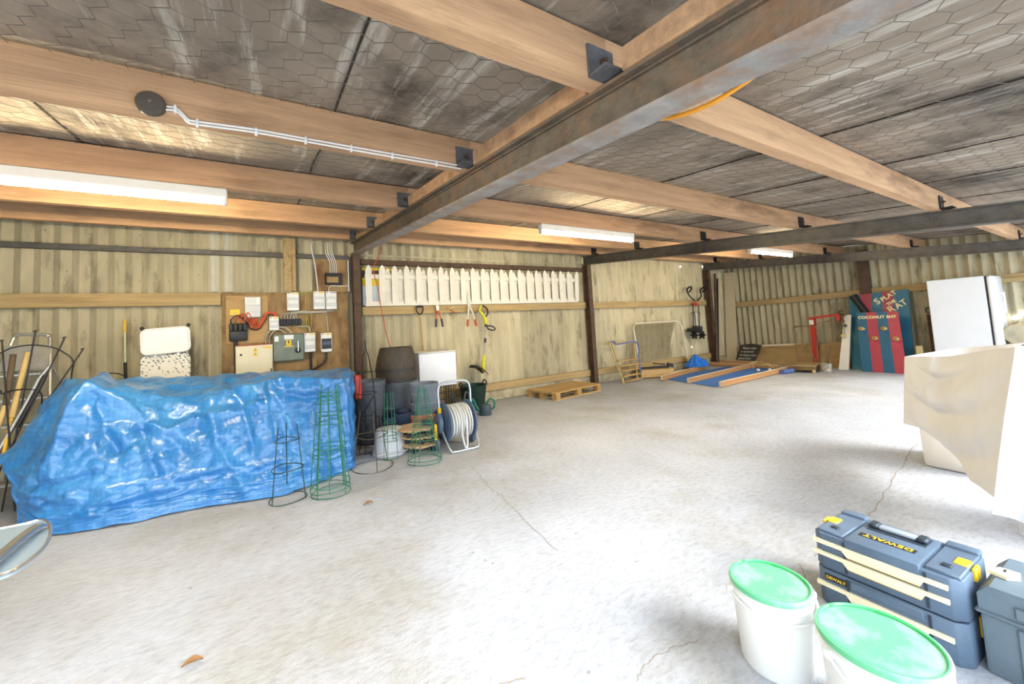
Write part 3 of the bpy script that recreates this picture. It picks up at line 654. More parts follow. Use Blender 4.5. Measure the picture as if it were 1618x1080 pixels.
# ---- netting of things on the second purlin: round box and white cables
y = PY[1]-.036
p = B(239.5, 166, y)
t = thing('junction_box', 'round dark junction box on the timber roof joist', 'junction box', tuple(p))
build('body', MB().lathe([(.052, 0), (.052, .02), (.045, .032), (.012, .034)], p, 28, (PI/2, 0, 0)), mat('dark_grey_plastic', (84, 76, 66), rough=.4, bump=0), t)
build('screw', MB().lathe([(.006, 0), (.006, .003)], p+V3((0, -.034, 0)), 10, (PI/2, 0, 0)), M_chrome, t)
path = [(256, 170), (276, 172), (287, 180), (297, 190), (312, 194), (400, 206), (470, 218.5), (540, 231), (620, 245), (690, 257), (728, 264)]
for k in range(2):
    one('white_cable', MB().tube(smoothpts([B(x, yy+k*4.6-2, y-.008) for x, yy in path], 6), .0048, 7), M_plast, ('upper' if k == 0 else 'lower')+' white cable clipped along the joist from the round junction box', 'cable')
for x, yy in ((277, 172.5), (312, 194.5), (405, 208), (483, 222), (555, 234.5), (620, 246), (690, 258)):
    q = B(x, yy, y-.008); one('cable_clip', MB().box(q, (.012, .02, .036), None, .003), M_plast, 'white clip holding the white cables on the joist', 'clip', 'cable clips on the joist')
# orange cable on the near beam
X = XA+.09
one('orange_cable', MB().tube(smoothpts([XP(1250, 72, X-.05), XP(1222, 95, X), XP(1180, 128, X), XP(1130, 160, X), XP(1085, 179, X), XP(1050, 187, X), XP(1017, 188, X-.04)], 8), .0075, 8), mat('amber_cable', (226, 150, 40), rough=.4, bump=0), 'orange cable looping below the big rusty beam', 'cable')
# ================================================================ left: ladder, poles, folded chair, tarpaulin
M_bl = mat('black_rod', (32, 30, 30), rough=.45, var=.1, bump=0)
def LP(px, py, y): return B(px, py, y)
# ladder leaning on the wall
t = thing('step_ladder', 'aluminium step ladder leaning behind the poles at far left', 'ladder', (-1.95, -.8, 0))
top = lambda px, py: B(px, py, -.5)
A0, A1 = V3((-2.28, -1.0, 0)), top(19, 540); B0, B1 = V3((-1.62, -1.0, 0)), top(79, 540)
build('side_rail', MB().tube(smoothpts([A0, lerp(A0, A1, .5), A1, top(24, 531), top(32, 528.5), top(50, 528)]), .016, 8), M_alu, t)
build('side_rail', MB().tube(smoothpts([B0, lerp(B0, B1, .5), B1, top(76, 531), top(69, 528.5), top(50, 528)]), .016, 8), M_alu, t)
build('top_plate', MB().prism([(.05, 0), (.95, 0), (.95, .25), (.05, .25)], lerp(A0, A1, .80), lerp(B0, B1, .80)-lerp(A0, A1, .80), V3((0, .5, 1.43)).normalized(), .02), M_alu, t)
for k in (.12, .30, .46, .62, .78):
    a, b_ = lerp(A0, A1, k), lerp(B0, B1, k)
    build('tread', MB().box((a+b_)/2, ((b_-a).length, .085, .025), None, .004), M_alu, t)
build('rear_leg', MB().tube([top(83, 575), V3((-1.55, -.15, 0))], .013, 8), M_alu, t)
build('rear_leg', MB().tube([top(23, 575), V3((-2.2, -.15, 0))], .013, 8), M_alu, t)
def pole(name, segs, lab, cat='pole', group=None):
    """segs: (part name, points, radius, material); the first point is the top"""
    p = segs[-1][1][-1]
    t = thing(name, lab, cat, tuple(p), 0, group)
    for nm, pts, r, m in segs: build(nm, MB().tube(pts, r, 9), m, t)
    return t
M_bam = wood('pale_broom_wood', (206, 176, 116), 2, var=.12); M_dk = wood('dark_broom_wood', (92, 76, 58), 2, var=.15); M_yg = mat('yellow_grip', (214, 172, 64), rough=.5, bump=0)
Y = -1.05
a, b_, c = LP(44, 557, Y+.2), LP(18, 660, Y), LP(4, 725, Y-.1); g = V3((c.x-.12, c.y-.12, 0)); 
pole('broom', [('handle', [a, b_], .021, M_bam), ('lower_shaft', [b_, c, g], .013, M_yg)], 'pale wooden broom handle with thinner yellow shaft in front of the ladder', 'broom')
a, b_ = LP(21, 560, Y+.12), LP(9, 640, Y+.0); g = V3((b_.x-.16, b_.y-.12, 0))
pole('broom', [('handle', [a, b_], .02, M_dk), ('lower_shaft', [b_, lerp(b_, g, .6), g], .018, M_bam)], 'broom handle, dark brown at the top and pale below, at far left', 'broom')
for k, (tp, md, lb) in enumerate([((3, 539), (8, 605), 'thin black rod nearest the left edge, standing upright'), ((56, 524), (37, 625), 'tallest thin black rod rising over the ladder top'), ((102, 534), (78, 583), 'thin black rod leaning right into a thick black grip'), ((131, 552), (104, 591), 'short thin rod leaning farthest right beside the tarpaulin peak')]):
    a, b_ = LP(*tp, Y+.05), LP(*md, Y); d = (b_-a).normalized(); g = a+d*(a.z/-d.z) if d.z < 0 else b_
    g = V3((max(min(g.x, -1.3), -2.5), g.y, 0))
    segs = [('rod', [a, b_, g], .006, M_bl), ('tip', [a+V3((-.004, 0, .012)), a], .013, M_bl)]
    if k == 2: segs.insert(1, ('grip', [LP(72, 592, Y), LP(62, 612, Y-.02), LP(27, 675, Y-.05)], .016, M_bl)); 
    pole('rod', segs, lb, 'rod')
pole('tube', [('shaft', [LP(78, 578, Y+.04), LP(62, 598, Y+.02), LP(40, 640, Y), V3((-2.05, -1.2, 0))], .017, M_alu)], 'grey metal tube leaning beside the thick black grip', 'tube')
one('garden_hoop', MB().tube(smoothpts([LP(-8, 562, Y), LP(0, 558, Y), LP(20, 549, Y), LP(50, 545, Y), LP(80, 548, Y), LP(100, 556, Y), LP(116, 572, Y), V3((-1.5, -1.0, .95)), V3((-1.48, -1.0, 0))], 8), .006, 7), M_bl, 'upper black wire hoop arching across the ladder', 'hoop')
one('garden_hoop', MB().tube(smoothpts([V3((-2.1, -1.0, 0)), LP(-5, 632, Y), LP(4, 622, Y), LP(25, 616, Y), LP(45, 615, Y), LP(64, 620, Y), V3((-1.66, -1.05, .75)), V3((-1.62, -1.1, 0))], 8), .006, 7), M_bl, 'lower black wire hoop across the middle of the ladder', 'hoop')
# extending pole by the wall
y = -.1; x = B(197, 550, y).x
pole('extending_pole', [('grip', [B(197, 505, y), B(197.5, 525, y)], .016, M_yg), ('mid_section', [B(197.5, 525, y), B(198, 572, y)], .011, mat('lime_silver', (196, 198, 150), rough=.35, metal=.4, bump=0)), ('lower_section', [B(198, 572, y), B(198.5, 598, y), V3((x, y, 0))], .015, M_bl)], 'extending pole with yellow grip standing against the wall alone', 'pole')
# dark hoop just over the tarpaulin
hc = B(172, 600, -.35)
one('garden_hoop', MB().tube([V3((hc.x-.13, -.35, 0))]+[V3((hc.x-.13*math.cos(a), -.35, hc.z+.07*math.sin(a))) for a in [PI*k/14 for k in range(15)]]+[V3((hc.x+.13, -.35, 0))], .006, 7), M_bl, 'black wire hoop peeping over the tarpaulin below the extending pole', 'hoop')
# folded white chair with patterned cushion
y = -.34
def spots():
    m = mat('patterned_cushion', (228, 222, 206), rough=.9, var=.04, bump=.04)
    if 'sp' in m: return m
    m['sp'] = 1; nt = m.node_tree; N = nt.nodes; L = nt.links; b = N['Principled BSDF']; src = b.inputs['Base Color'].links[0].from_socket
    tc = N.new('ShaderNodeTexCoord'); mp = N.new('ShaderNodeMapping'); mp.inputs['Scale'].default_value = (1, .2, 1.6); mp.inputs['Rotation'].default_value = (0, .4, 0); L.new(tc.outputs['Object'], mp.inputs[0])
    v = N.new('ShaderNodeTexVoronoi'); v.inputs['Scale'].default_value = 26; v.inputs['Randomness'].default_value = .35; L.new(mp.outputs[0], v.inputs['Vector'])
    r = N.new('ShaderNodeValToRGB'); r.color_ramp.interpolation = 'CONSTANT'; r.color_ramp.elements[1].position = .33; r.color_ramp.elements[0].color = lin((82, 104, 132)); r.color_ramp.elements[1].color = (1, 1, 1, 1); L.new(v.outputs['Distance'], r.inputs[0])
    mx = N.new('ShaderNodeMixRGB'); mx.blend_type = 'MULTIPLY'; mx.inputs[0].default_value = .9; L.new(src, mx.inputs[1]); L.new(r.outputs[0], mx.inputs[2]); L.new(mx.outputs[0], b.inputs['Base Color']); return m
a, b_, c, d = B(224, 529, y), B(300, 518, y), B(303, 553, y), B(225, 561, y)
t = thing('folding_chair', 'folded chair with white plastic panel over a patterned cushion', 'chair', ((a.x+b_.x)/2, y, 0))
def rr(w, h, r, n=5):
    out = []
    for cx, cy, a0 in ((w/2-r, h/2-r, 0), (-w/2+r, h/2-r, PI/2), (-w/2+r, -h/2+r, PI), (w/2-r, -h/2+r, 1.5*PI)):
        out += [(cx+r*math.cos(a0+i*PI/2/n), cy+r*math.sin(a0+i*PI/2/n)) for i in range(n+1)]
    return out
def panel(name, px, py, w, h, m, r=.05, tilt=0., th=.025, dy=0.):
    c = B(px, py, y+dy); u = V3((math.cos(tilt), 0, math.sin(tilt))); v = V3((-math.sin(tilt), .12, math.cos(tilt))).normalized()
    mb = MB(); mb.prism(rr(w, h, r), c, u, v, th); return build(name, mb, m, t), c, u, v
W_ = (B(302, 540, y)-B(224, 540, y)).x
p1, c, u, v = panel('back_panel', 263, 538, W_, .29, M_plast, .06, .06)
nrm = u.cross(v).normalized()
mb = MB(); pr_ = rr(W_-.012, .275, .055); mb.tube([c+u*x_+v*y_+nrm*.026 for x_, y_ in pr_], .011, 8, True); build('panel_rim', mb, M_plast, p1)
panel('cushion', 263.5, 581, W_, .30, spots(), .06, .02, .04, .02)
for s_ in (-1, 1): build('hinge', MB().box(c+u*(.1*s_)-v*.155, (.03, .03, .05), None, .005), M_plast, t)
for s_ in (-1, 1): build('hook', MB().tube([c+u*(s_*(W_/2-.02))+v*.14, c+u*(s_*(W_/2-.005))+v*.175], .018, 8), M_blk, t)
for s_ in (-1, 1): build('leg', MB().tube([c+u*(s_*(W_/2-.04))-v*.1+V3((0, .02, 0)), V3((c.x+s_*(W_/2-.04), y-.03, 0))], .012, 8), M_alu, t)
# ---- blue tarpaulin over a heap
# creases of the tarpaulin's front: where they run (x, z), height and width
FOLDS = []
for pts, A_, wd in (([(134, 631), (160, 690), (178, 712)], -.06, .05), ([(204, 700), (178, 712)], -.04, .04), ([(216, 680), (232, 715), (247, 745)], -.055, .035), ([(262, 694), (280, 705), (296, 722)], -.045, .035),
                    ([(115, 614), (80, 700), (45, 800)], .05, .03), ([(120, 614), (170, 642), (215, 674), (262, 690), (300, 672)], .045, .03), ([(28, 782), (85, 770), (138, 752)], -.04, .03),
                    ([(428, 602), (448, 622), (480, 628), (515, 622), (538, 604)], -.03, .03), ([(425, 603), (432, 650), (438, 690)], .035, .025), ([(430, 603), (470, 700), (500, 745)], .03, .03), ([(330, 640), (345, 700), (390, 760)], .04, .04), ([(300, 672), (350, 660), (410, 640)], .04, .03), ([(290, 760), (360, 740), (450, 735)], -.035, .03), ([(60, 800), (150, 800), (250, 785), (330, 770)], -.03, .025), ([(545, 606), (548, 680), (552, 738)], .03, .02), ([(350, 606), (380, 640), (400, 700)], -.04, .03), ([(500, 640), (510, 700), (530, 740)], -.03, .03)):
    FOLDS.append(([(lambda q: (q.x, q.z))(B(x, y, -1.97)) for x, y in pts], A_, wd))
def tarp():
    st = [
     [(-1.60, -.95, .25), (-1.60, -1.0, .66), (-1.75, -1.22, .53), (-1.81, -1.35, .46), (-1.73, -1.42, .42), (-1.64, -1.48, .37)],
     [(-1.55, -.92, .25), (-1.56, -1.0, .97), (-1.62, -1.3, .73), (-1.64, -1.48, .43), (-1.56, -1.66, .18), (-1.52, -1.78, .012)],
     [(-1.5, -.9, .25), (-1.53, -1.02, 1.03), (-1.42, -1.4, .90), (-1.44, -1.66, .5), (-1.44, -1.80, .15), (-1.42, -1.88, .012)],
     [(-1.35, -.9, .25), (-1.38, -1.0, .98), (-1.29, -1.64, .985), (-1.32, -1.85, .5), (-1.34, -1.93, .12), (-1.34, -1.98, .012)],
     [(-1.15, -.9, .25), (-1.15, -1.0, .96), (-1.13, -1.72, .95), (-1.16, -1.90, .5), (-1.15, -2.0, .12), (-1.14, -2.07, .012)],
     [(-.85, -.9, .25), (-.85, -1.0, .95), (-.87, -1.58, .84), (-.88, -1.92, .5), (-.87, -2.06, .12), (-.86, -2.13, .012)],
     [(-.5, -.9, .25), (-.5, -1.0, .93), (-.5, -1.58, .80), (-.5, -1.90, .5), (-.5, -2.07, .12), (-.49, -2.13, .012)],
     [(-.15, -.9, .25), (-.15, -1.0, .915), (-.12, -1.74, .87), (-.14, -1.99, .5), (-.13, -2.16, .12), (-.12, -2.24, .012)],
     [(.12, -.9, .25), (.12, -1.0, .89), (.12, -1.88, .915), (.12, -2.02, .5), (.13, -2.18, .12), (.15, -2.30, .012)],
     [(.4, -.9, .25), (.4, -1.0, .88), (.4, -1.88, .87), (.4, -2.0, .48), (.4, -2.12, .12), (.42, -2.17, .012)],
     [(.62, -.9, .25), (.64, -1.0, .87), (.62, -1.88, .85), (.62, -1.97, .45), (.62, -2.0, .12), (.64, -2.04, .012)],
     [(.80, -.9, .25), (.86, -1.0, .86), (.735, -1.84, .845), (.735, -1.92, .45), (.72, -1.95, .12), (.74, -1.98, .012)],
     [(.88, -.95, .25), (.93, -1.05, .80), (.80, -1.66, .75), (.785, -1.74, .42), (.77, -1.78, .12), (.77, -1.80, .012)]]
    st = [[V3(p) for p in c] for c in st]
    nu, nv = 220, 150
    def pl(ps, t):
        n = len(ps)-1; x = min(max(t, 0), 1)*n; i = min(int(x), n-1); return lerp(ps[i], ps[i+1], x-i)
    def mixc(ps, t, w): return lerp(catmull(ps, t), pl(ps, t), w)
    def base(u, v):
        col = [mixc([c[k] for c in st], u, .75) for k in range(6)]
        return mixc(col, v, .7)
    G = [[base(i/nu, j/nv) for j in range(nv+1)] for i in range(nu+1)]
    mb = MB()
    def fn(u, v):
        i, j = round(u*nu), round(v*nv); p = G[i][j]
        du = G[min(i+1, nu)][j]-G[max(i-1, 0)][j]; dv = G[i][min(j+1, nv)]-G[i][max(j-1, 0)]
        n = dv.cross(du).normalized()
        def crump(qq):
            d = noise.voronoi(qq, distance_metric='DISTANCE')[0]; return min(d[1]-d[0], .45)
        k1 = crump(V3((p.x*2.6+p.z*.9, p.y*2.2, p.z*2.0)))-.2
        k2 = crump(V3((p.x*5.5-p.z*2.5, p.y*5, p.z*5+3)))-.2
        k3 = crump(V3((p.x*12+p.z*5, p.y*11, p.z*11+9)))-.2
        r1 = 1-abs(noise.noise(V3((p.x*3.0+p.z*2.2, p.y*3, p.z*1.5))))*2.6
        amp = .045*k1+.035*k2+.015*k3+.018*r1
        edge = min(1, (1-v)*6+.12)*(.30+.70*min(1, v*3))*min(1, .35+u*7)
        for pts, A_, wd in FOLDS:
            dmin = 9
            for (x0, z0), (x1, z1) in zip(pts, pts[1:]):
                ex, ez = x1-x0, z1-z0; tt = max(0, min(1, ((p.x-x0)*ex+(p.z-z0)*ez)/(ex*ex+ez*ez+1e-9)))
                dmin = min(dmin, math.hypot(p.x-x0-ex*tt, p.z-z0-ez*tt))
            if dmin < wd*3 and p.y < -1.3: amp += A_*math.exp(-(dmin/wd)**1.5)/max(edge, .3)
        # horizontal crumple near the floor
        if v > .72: amp += .018*(1-abs(noise.noise(V3((p.x*5, v*26, 2))))*2)
        p2 = p+n*amp*edge
        if v > .985: p2.z = max(.006, p2.z+.012*noise.noise(V3((p.x*7, 3, 3))))
        if p2.z < .004: p2.z = .004
        return p2
    mb.grid(fn, nu, nv)
    return mb
M_tarp = mat('blue_tarpaulin', (46, 124, 192), rough=.33, var=.16, scale=3, bump=.06, bscale=90, dirt=(74, 148, 210), dthr=.55, dscale=4, spec=.7, coat=.35, trans=0)
def tarp_weave():
    nt = M_tarp.node_tree; N = nt.nodes; L = nt.links; b = N['Principled BSDF']; src = b.inputs['Base Color'].links[0].from_socket
    tc = N.new('ShaderNodeTexCoord'); out = src
    for ax in ('X', 'Z'):
        w = N.new('ShaderNodeTexWave'); w.bands_direction = ax; w.inputs['Scale'].default_value = 9; w.inputs['Distortion'].default_value = 3; w.inputs['Detail'].default_value = 3; L.new(tc.outputs['Object'], w.inputs['Vector'])
        r = N.new('ShaderNodeValToRGB'); r.color_ramp.elements[0].color = (.86, .88, .9, 1); r.color_ramp.elements[1].color = (1.0, 1.0, 1.0, 1); L.new(w.outputs['Fac'], r.inputs[0])
        mx = N.new('ShaderNodeMixRGB'); mx.blend_type = 'MULTIPLY'; mx.inputs[0].default_value = .8; L.new(out, mx.inputs[1]); L.new(r.outputs[0], mx.inputs[2]); out = mx.outputs[0]
    L.new(out, b.inputs['Base Color'])
    b.inputs['Roughness'].default_value = .3
    prev = None
    for sc_, di, st_ in ((8, .02, .5), (19, .008, .5), (42, .004, .4)):
        nz_ = N.new('ShaderNodeTexNoise'); nz_.inputs['Scale'].default_value = sc_*.6; L.new(tc.outputs['Object'], nz_.inputs['Vector'])
        ad = N.new('ShaderNodeMixRGB'); ad.blend_type = 'ADD'; ad.inputs[0].default_value = .12; L.new(tc.outputs['Object'], ad.inputs[1]); L.new(nz_.outputs['Color'], ad.inputs[2])
        vo = N.new('ShaderNodeTexVoronoi'); vo.feature = 'DISTANCE_TO_EDGE'; vo.inputs['Scale'].default_value = sc_; L.new(ad.outputs[0], vo.inputs['Vector'])
        bp = N.new('ShaderNodeBump'); bp.inputs['Strength'].default_value = st_; bp.inputs['Distance'].default_value = di; L.new(vo.outputs['Distance'], bp.inputs['Height'])
        if prev: L.new(prev, bp.inputs['Normal'])
        prev = bp.outputs[0]
    L.new(prev, b.inputs['Normal'])
tarp_weave()
mb = tarp()
ob = one('tarpaulin', mb, M_tarp, 'big crumpled blue tarpaulin draped over a heap by the wall', 'tarpaulin', smooth=1.4)
p = F(222, 818) + V3((0, -.005, .03))
build('eyelet', MB().tube([p+V3((.016*math.cos(a), -.01, .016*math.sin(a))) for a in [2*PI*i/14 for i in range(14)]], .005, 6, True), M_chrome, ob, label='silver eyelet')
p = B(565, 600, -1.35)
t = thing('fuel_can', 'red fuel can half hidden behind the right end of the tarpaulin', 'can', (p.x, -1.35, p.z-.2))
build('body', MB().bb(p.x-.05, p.x+.025, -1.45, -1.3, p.z-.2, p.z+.06, .015, 2), mat('red_plastic', (196, 62, 44), rough=.4, bump=0), t)
build('cap', MB().cyl((p.x+.02, -1.38, p.z+.065), (p.x+.02, -1.38, p.z+.1), .02), M_blk, t)
# ================================================================ pots, cages, barrel, freezer, hose reel
M_pot = mat('dark_grey_pot', (88, 94, 102), rough=.42, var=.14, scale=5, bump=.02)
M_pot2 = mat('slate_pot', (120, 128, 140), rough=.5, var=.12, scale=5, bump=.02)
M_navyp = mat('navy_pot', (56, 68, 92), rough=.4, var=.12, scale=5, bump=.01)
M_terra = mat('terracotta', (190, 122, 92), rough=.75, var=.1, scale=6, bump=.03)
M_barrel = mat('barrel_wood', (62, 55, 46), rough=.6, var=.3, scale=4, bump=.05, stretch=(7, 7, .6), dirt=(88, 74, 56), dthr=.6)
M_hoop = mat('barrel_hoop', (58, 54, 50), rough=.5, metal=.4, var=.2, bump=.02)
def pot(lab, c, r0, r1, h, m, group=None, rim=.03, z0=0., name='plant_pot', ribs=0, n=36):
    """open pot: r0 base radius, r1 rim radius"""
    t = thing(name, lab, 'pot', (c[0], c[1], z0), 0, group)
    pr = [(r0*.97, 0), (r0, .005)]
    for k in range(1, ribs*2+1):
        f = k/(ribs*2+1); pr.append((lerp(r0, r1, f*.85)+(.004 if k % 2 else -.002), (h-rim)*f))
    pr += [(lerp(r0, r1, .93), h-rim-.001), (r1, h-rim), (r1+.003, h-.006), (r1-.002, h), (r1-.01, h), (lerp(r0, r1, .9)-.012, h-rim), (r0-.012, .02), (.001, .02)]
    build('wall', MB().lathe(pr, n=n), m, t, True, smooth=.6)
    return t
def at(px, py, y): p = B(px, py, y); return (p.x, p.y)
# two tall dark pots at the post
c = (1.06, -1.18)
pot('tall dark grey pot on the floor at the foot of the stack by the post', c, .14, .17, .42, M_pot, 'dark pots beside the tarpaulin', .05, ribs=2)
pot('wide dark grey pot on top of the stack right of the tarpaulin', c, .165, .20, .32, M_pot, 'dark pots beside the tarpaulin', .05, .40, ribs=3)
# big black tub with upturned barrel
c = (1.50, -.86)
pot('large black tub carrying the upturned barrel', c, .23, .265, .64, M_pot, None, .06, ribs=2, n=44)
t = thing('half_barrel', 'dark wooden barrel tapering to its top, standing on the black tub', 'barrel', (*c, .64))
pr = [(.262, 0), (.268, .06), (.270, .14), (.262, .22), (.240, .33), (.208, .43), (.2, .435), (.19, .43), (.18, .40), (.001, .40)]
build('staves', MB().lathe(pr, n=48), M_barrel, t, True)
for z, r in ((.03, .268), (.155, .272), (.40, .221)): build('hoop', MB().lathe([(r-.004, z-.02), (r+.003, z-.02), (r+.001 if z < .3 else r-.012, z+.02), (r-.012, z+.02)], n=48), M_hoop, t, True)
# navy pots
pot('navy pot behind the green cages, left of the slate pots', at(638, 655, -1.35), .125, .155, .33, M_navyp, None, .04)
pot('small navy pot half hidden behind the pale tub', at(619, 655, -1.30), .10, .14, .30, M_navyp, None, .05, .0, ribs=1)
# pale upturned tub
c = (1.14, -1.73)
t = thing('upturned_tub', 'pale grey tub standing upside down among the cages', 'tub', (*c, 0))
build('wall', MB().lathe([(.175, 0), (.18, .004), (.18, .03), (.168, .034), (.14, .235), (.132, .255), (.10, .262), (.001, .262)], n=40), mat('pale_tub', (200, 204, 208), rough=.5, var=.08, bump=.01), t, True)
build('handle', MB().tube([(.17*math.cos(a)-.01, -.17*math.sin(a)*.4-.13, .03+.02*math.sin(a)) for a in [PI*k/10 for k in range(11)]], .006, 6), M_plastg, t, True)
# terracotta pot and the slate pots on it
c = (1.66, -1.42)
pot('terracotta pot below the slate grey pots', c, .165, .215, .30, M_terra, None, .045, ribs=0)
s0 = pot('slate grey pot lowest of the stack on the terracotta pot', c, .14, .178, .20, M_pot2, 'slate pots on the terracotta pot', .03, .23, ribs=1)
dup(s0, (c[0]+.004, c[1], .35), .5, 'slate grey pot in the middle of the stack on the terracotta pot')
dup(s0, (c[0]-.004, c[1], .445), 1.2, 'slate grey pot at the top of the stack on the terracotta pot')
# plant trolleys
M_troll = wood('trolley_wood', (188, 158, 120), 0, var=.14); M_wheelb = mat('castor_blue_black', (42, 54, 66), rough=.5, bump=0)
def trolley(lab, loc, rz=0., tilt=0.):
    t = thing('plant_trolley', lab, 'plant trolley', loc, rz, 'round wooden plant trolleys in a stack')
    rt = Matrix.Rotation(tilt, 4, 'Y')
    mb = MB()
    for k in range(-4, 5):
        y = k*.042; L = math.sqrt(max(.0, .19**2-y*y))
        if L > .03: mb.box(rt.to_3x3() @ V3((0, y, .075)), (2*L, .036, .018), rt, .003)
    for s_ in (-1, 1): mb.box(rt.to_3x3() @ V3((s_*.08, 0, .062)), (.035, .32, .014), rt)
    build('deck', mb, M_troll, t, True)
    for k in range(4):
        a = k*PI/2+.6; q = rt.to_3x3() @ V3((math.cos(a)*.13, math.sin(a)*.13, .052))
        mb = MB(); mb.cyl(q+V3((0, 0, 0)), q+V3((0, 0, -.012)), .016, .016, 10); mb.cyl(q+V3((-.012, 0, -.03)), q+V3((.012, 0, -.03)), .022, .022, 14); build('castor', mb, M_wheelb, t, True)
    return t
c = (1.43, -1.86)
trolley('round slatted plant trolley at the bottom of the trolley stack', (*c, 0), .2)
trolley('round slatted plant trolley in the middle of the trolley stack', (c[0]+.0, c[1]+.02, .085), .9)
t = trolley('round slatted plant trolley topmost and shifted left on the stack', (c[0]-.05, c[1]-.01, .172), .1)
t = thing('plant_trolley', 'dark castors of a spare trolley lying on the topmost plant trolley', 'castors', (c[0]+.06, c[1]-.03, .257))
for k, (x, z) in enumerate(((-.02, .03), (.03, .025))): build('castor', MB().cyl((x, -.02-.03*k, z), (x+.012, .02-.03*k, z), .03), M_wheelb, t, True)
# black ribbed coil
t = thing('ribbed_hose', 'black ribbed hose coiled upright between terracotta pot and hose reel', 'hose', (1.83, -1.62, 0))
for k in range(3):
    z = .07+.1*k; build('coil', MB().tube([(.085*math.cos(a), .075*math.sin(a), z+.012*math.sin(3*a)) for a in [2*PI*i/28 for i in range(28)]], [.042+.006*(i % 2) for i in range(28)], 10, True), M_bl, t, True)
# freezer on wire crate
x0, x1 = B(662, 580, -.72).x, B(721, 580, -.72).x; z0 = B(690, 611, -.72).z; z1 = B(690, 556, -.72).z
t = thing('wire_crate', 'black wire crate underneath the small white freezer', 'crate', ((x0+x1)/2, -.45, 0)); W_ = x1-x0; D_ = .46
mb = MB()
for fx, fy in ((-1, 0), (1, 0), (0, -1), (0, 1)):
    for k in range(15):
        f = k/14-.5
        mbx = (fx*W_/2 if fx else f*W_, fy*D_/2 if fy else f*D_)
        mb.tube([(mbx[0], mbx[1], .004), (mbx[0], mbx[1], z0-.004)], .0035, 5)
    for k in range(6):
        z = .006+(z0-.012)*k/5
        a = (fx*W_/2 if fx else -W_/2, fy*D_/2 if fy else -D_/2, z); b_ = (fx*W_/2 if fx else W_/2, fy*D_/2 if fy else D_/2, z); mb.tube([a, b_], .0035, 5)
build('mesh', mb, M_bl, t, True, kind='stuff')
mb = MB(); mb.box((0, 0, z0-.004), (W_, D_, .005)); build('top_tray', mb, M_bl, t, True)
t = thing('table_freezer', 'small white freezer standing on the wire crate', 'freezer', ((x0+x1)/2, -.45, z0))
M_appl = mat('white_appliance', (226, 228, 232), rough=.3, var=.02, bump=0)
build('cabinet', MB().bb(x0, x1, -.665, -.20, z0, z1-.006, .006), M_appl, t)
build('door', MB().bb(x0+.001, x1-.001, -.725, -.672, z0+.004, z1-.012, .01, 2), M_appl, t)
build('worktop', MB().bb(x0-.003, x1+.003, -.725, -.2, z1-.008, z1+.006, .004), M_plast, t)
# trug and watering cans
c = B(748, 640, -.42)
t = thing('garden_trug', 'dark green flexible trug against the wall below the trimmer', 'bucket', (c.x+.03, -.38, 0))
build('wall', MB().lathe([(.16, 0), (.165, .006), (.215, .36), (.222, .375), (.21, .375), (.155, .012), (.001, .012)], n=40), mat('dark_green_rubber', (30, 52, 44), rough=.5, var=.1, bump=.01), t, True)
for s_ in (-1, 1): build('handle', MB().tube([(s_*(.212), .07*math.cos(a), .36+.07*math.sin(a)) for a in [PI*k/10 for k in range(11)]], .012, 8), M_blk, t, True)
def can(lab, loc, rz, m1, m2, h, r, sp):
    t = thing('watering_can', lab, 'watering can', loc, rz)
    build('body', MB().lathe([(r*.96, 0), (r, .01), (r*.92, h*.8), (r*.8, h*.95), (r*.55, h), (.001, h)], n=28, sx=1.25), m1, t, True)
    build('handle', MB().tube(smoothpts([(r*.3, 0, h*.95), (r*.9, 0, h*1.4), (r*1.75, 0, h*1.25), (r*1.75, 0, h*.7), (r*1.1, 0, h*.45)]), .013, 8), m2, t, True)
    build('spout', MB().tube(smoothpts([(-r*.9, 0, h*.3), (-r*1.7, 0, h*.75), (-r*sp, 0, h*1.35)]), [.026]*6+[.02]*6+[.017]*5, 9), m2, t, True)
    build('rose', MB().cyl((-r*sp, 0, h*1.35), (-r*sp-.03, 0, h*1.43), .016, .036, 16), m2, t, True)
    return t
p = F(768, 657)
can('watering can with teal green handle and dark body on the floor', (p.x+.03, p.y+.07, 0), -.5, mat('slate_can', (60, 74, 82), rough=.4, bump=0), mat('teal_plastic', (20, 110, 92), rough=.35, bump=0), .16, .075, 2.1)
p = B(741, 650, -1.0)
can('dark grey watering can standing in front of the green trug', (p.x-.02, -.86, 0), .5, mat('grey_can', (78, 82, 86), rough=.45, bump=0), mat('grey_can_dark', (66, 70, 74), rough=.45, bump=0), .25, .085, 2.2)
# ---- hose reel
o = V3((1.80, -2.02, 0))
t = thing('hose_reel', 'hose reel cart wound with pale grey hose in front of the trug', 'hose reel', tuple(o)); WX = .185
M_hose = mat('pale_grey_hose', (206, 206, 200), rough=.45, var=.06, scale=20, bump=0); M_reel = mat('slate_blue_plastic', (88, 108, 136), rough=.4, var=.06, bump=0)
M_pipe = mat('silver_pipe', (190, 200, 208), rough=.3, metal=.7, var=.06, bump=0)
def L(x, y, z): return (x, y, z)
lo = [(-WX, .0, .30), (-WX, -.06, .18), (-WX+.02, -.17, .035), (-WX+.06, -.20, .015), (0, -.20, .013), (WX-.06, -.20, .015), (WX-.02, -.17, .035), (WX, -.06, .18), (WX, .0, .30)]
build('foot_frame', MB().tube(smoothpts(lo, 6), .012, 10), M_pipe, t, True)
hi = [(-WX-.005, 0, .28), (-WX-.005, .02, .45), (-WX-.005, .03, .62), (-WX+.04, .035, .685), (0, .035, .70), (WX-.04, .035, .685), (WX+.005, .03, .62), (WX+.005, .02, .45), (WX+.005, 0, .28)]
build('handle', MB().tube(smoothpts(hi, 6), .0125, 10), M_pipe, t, True)
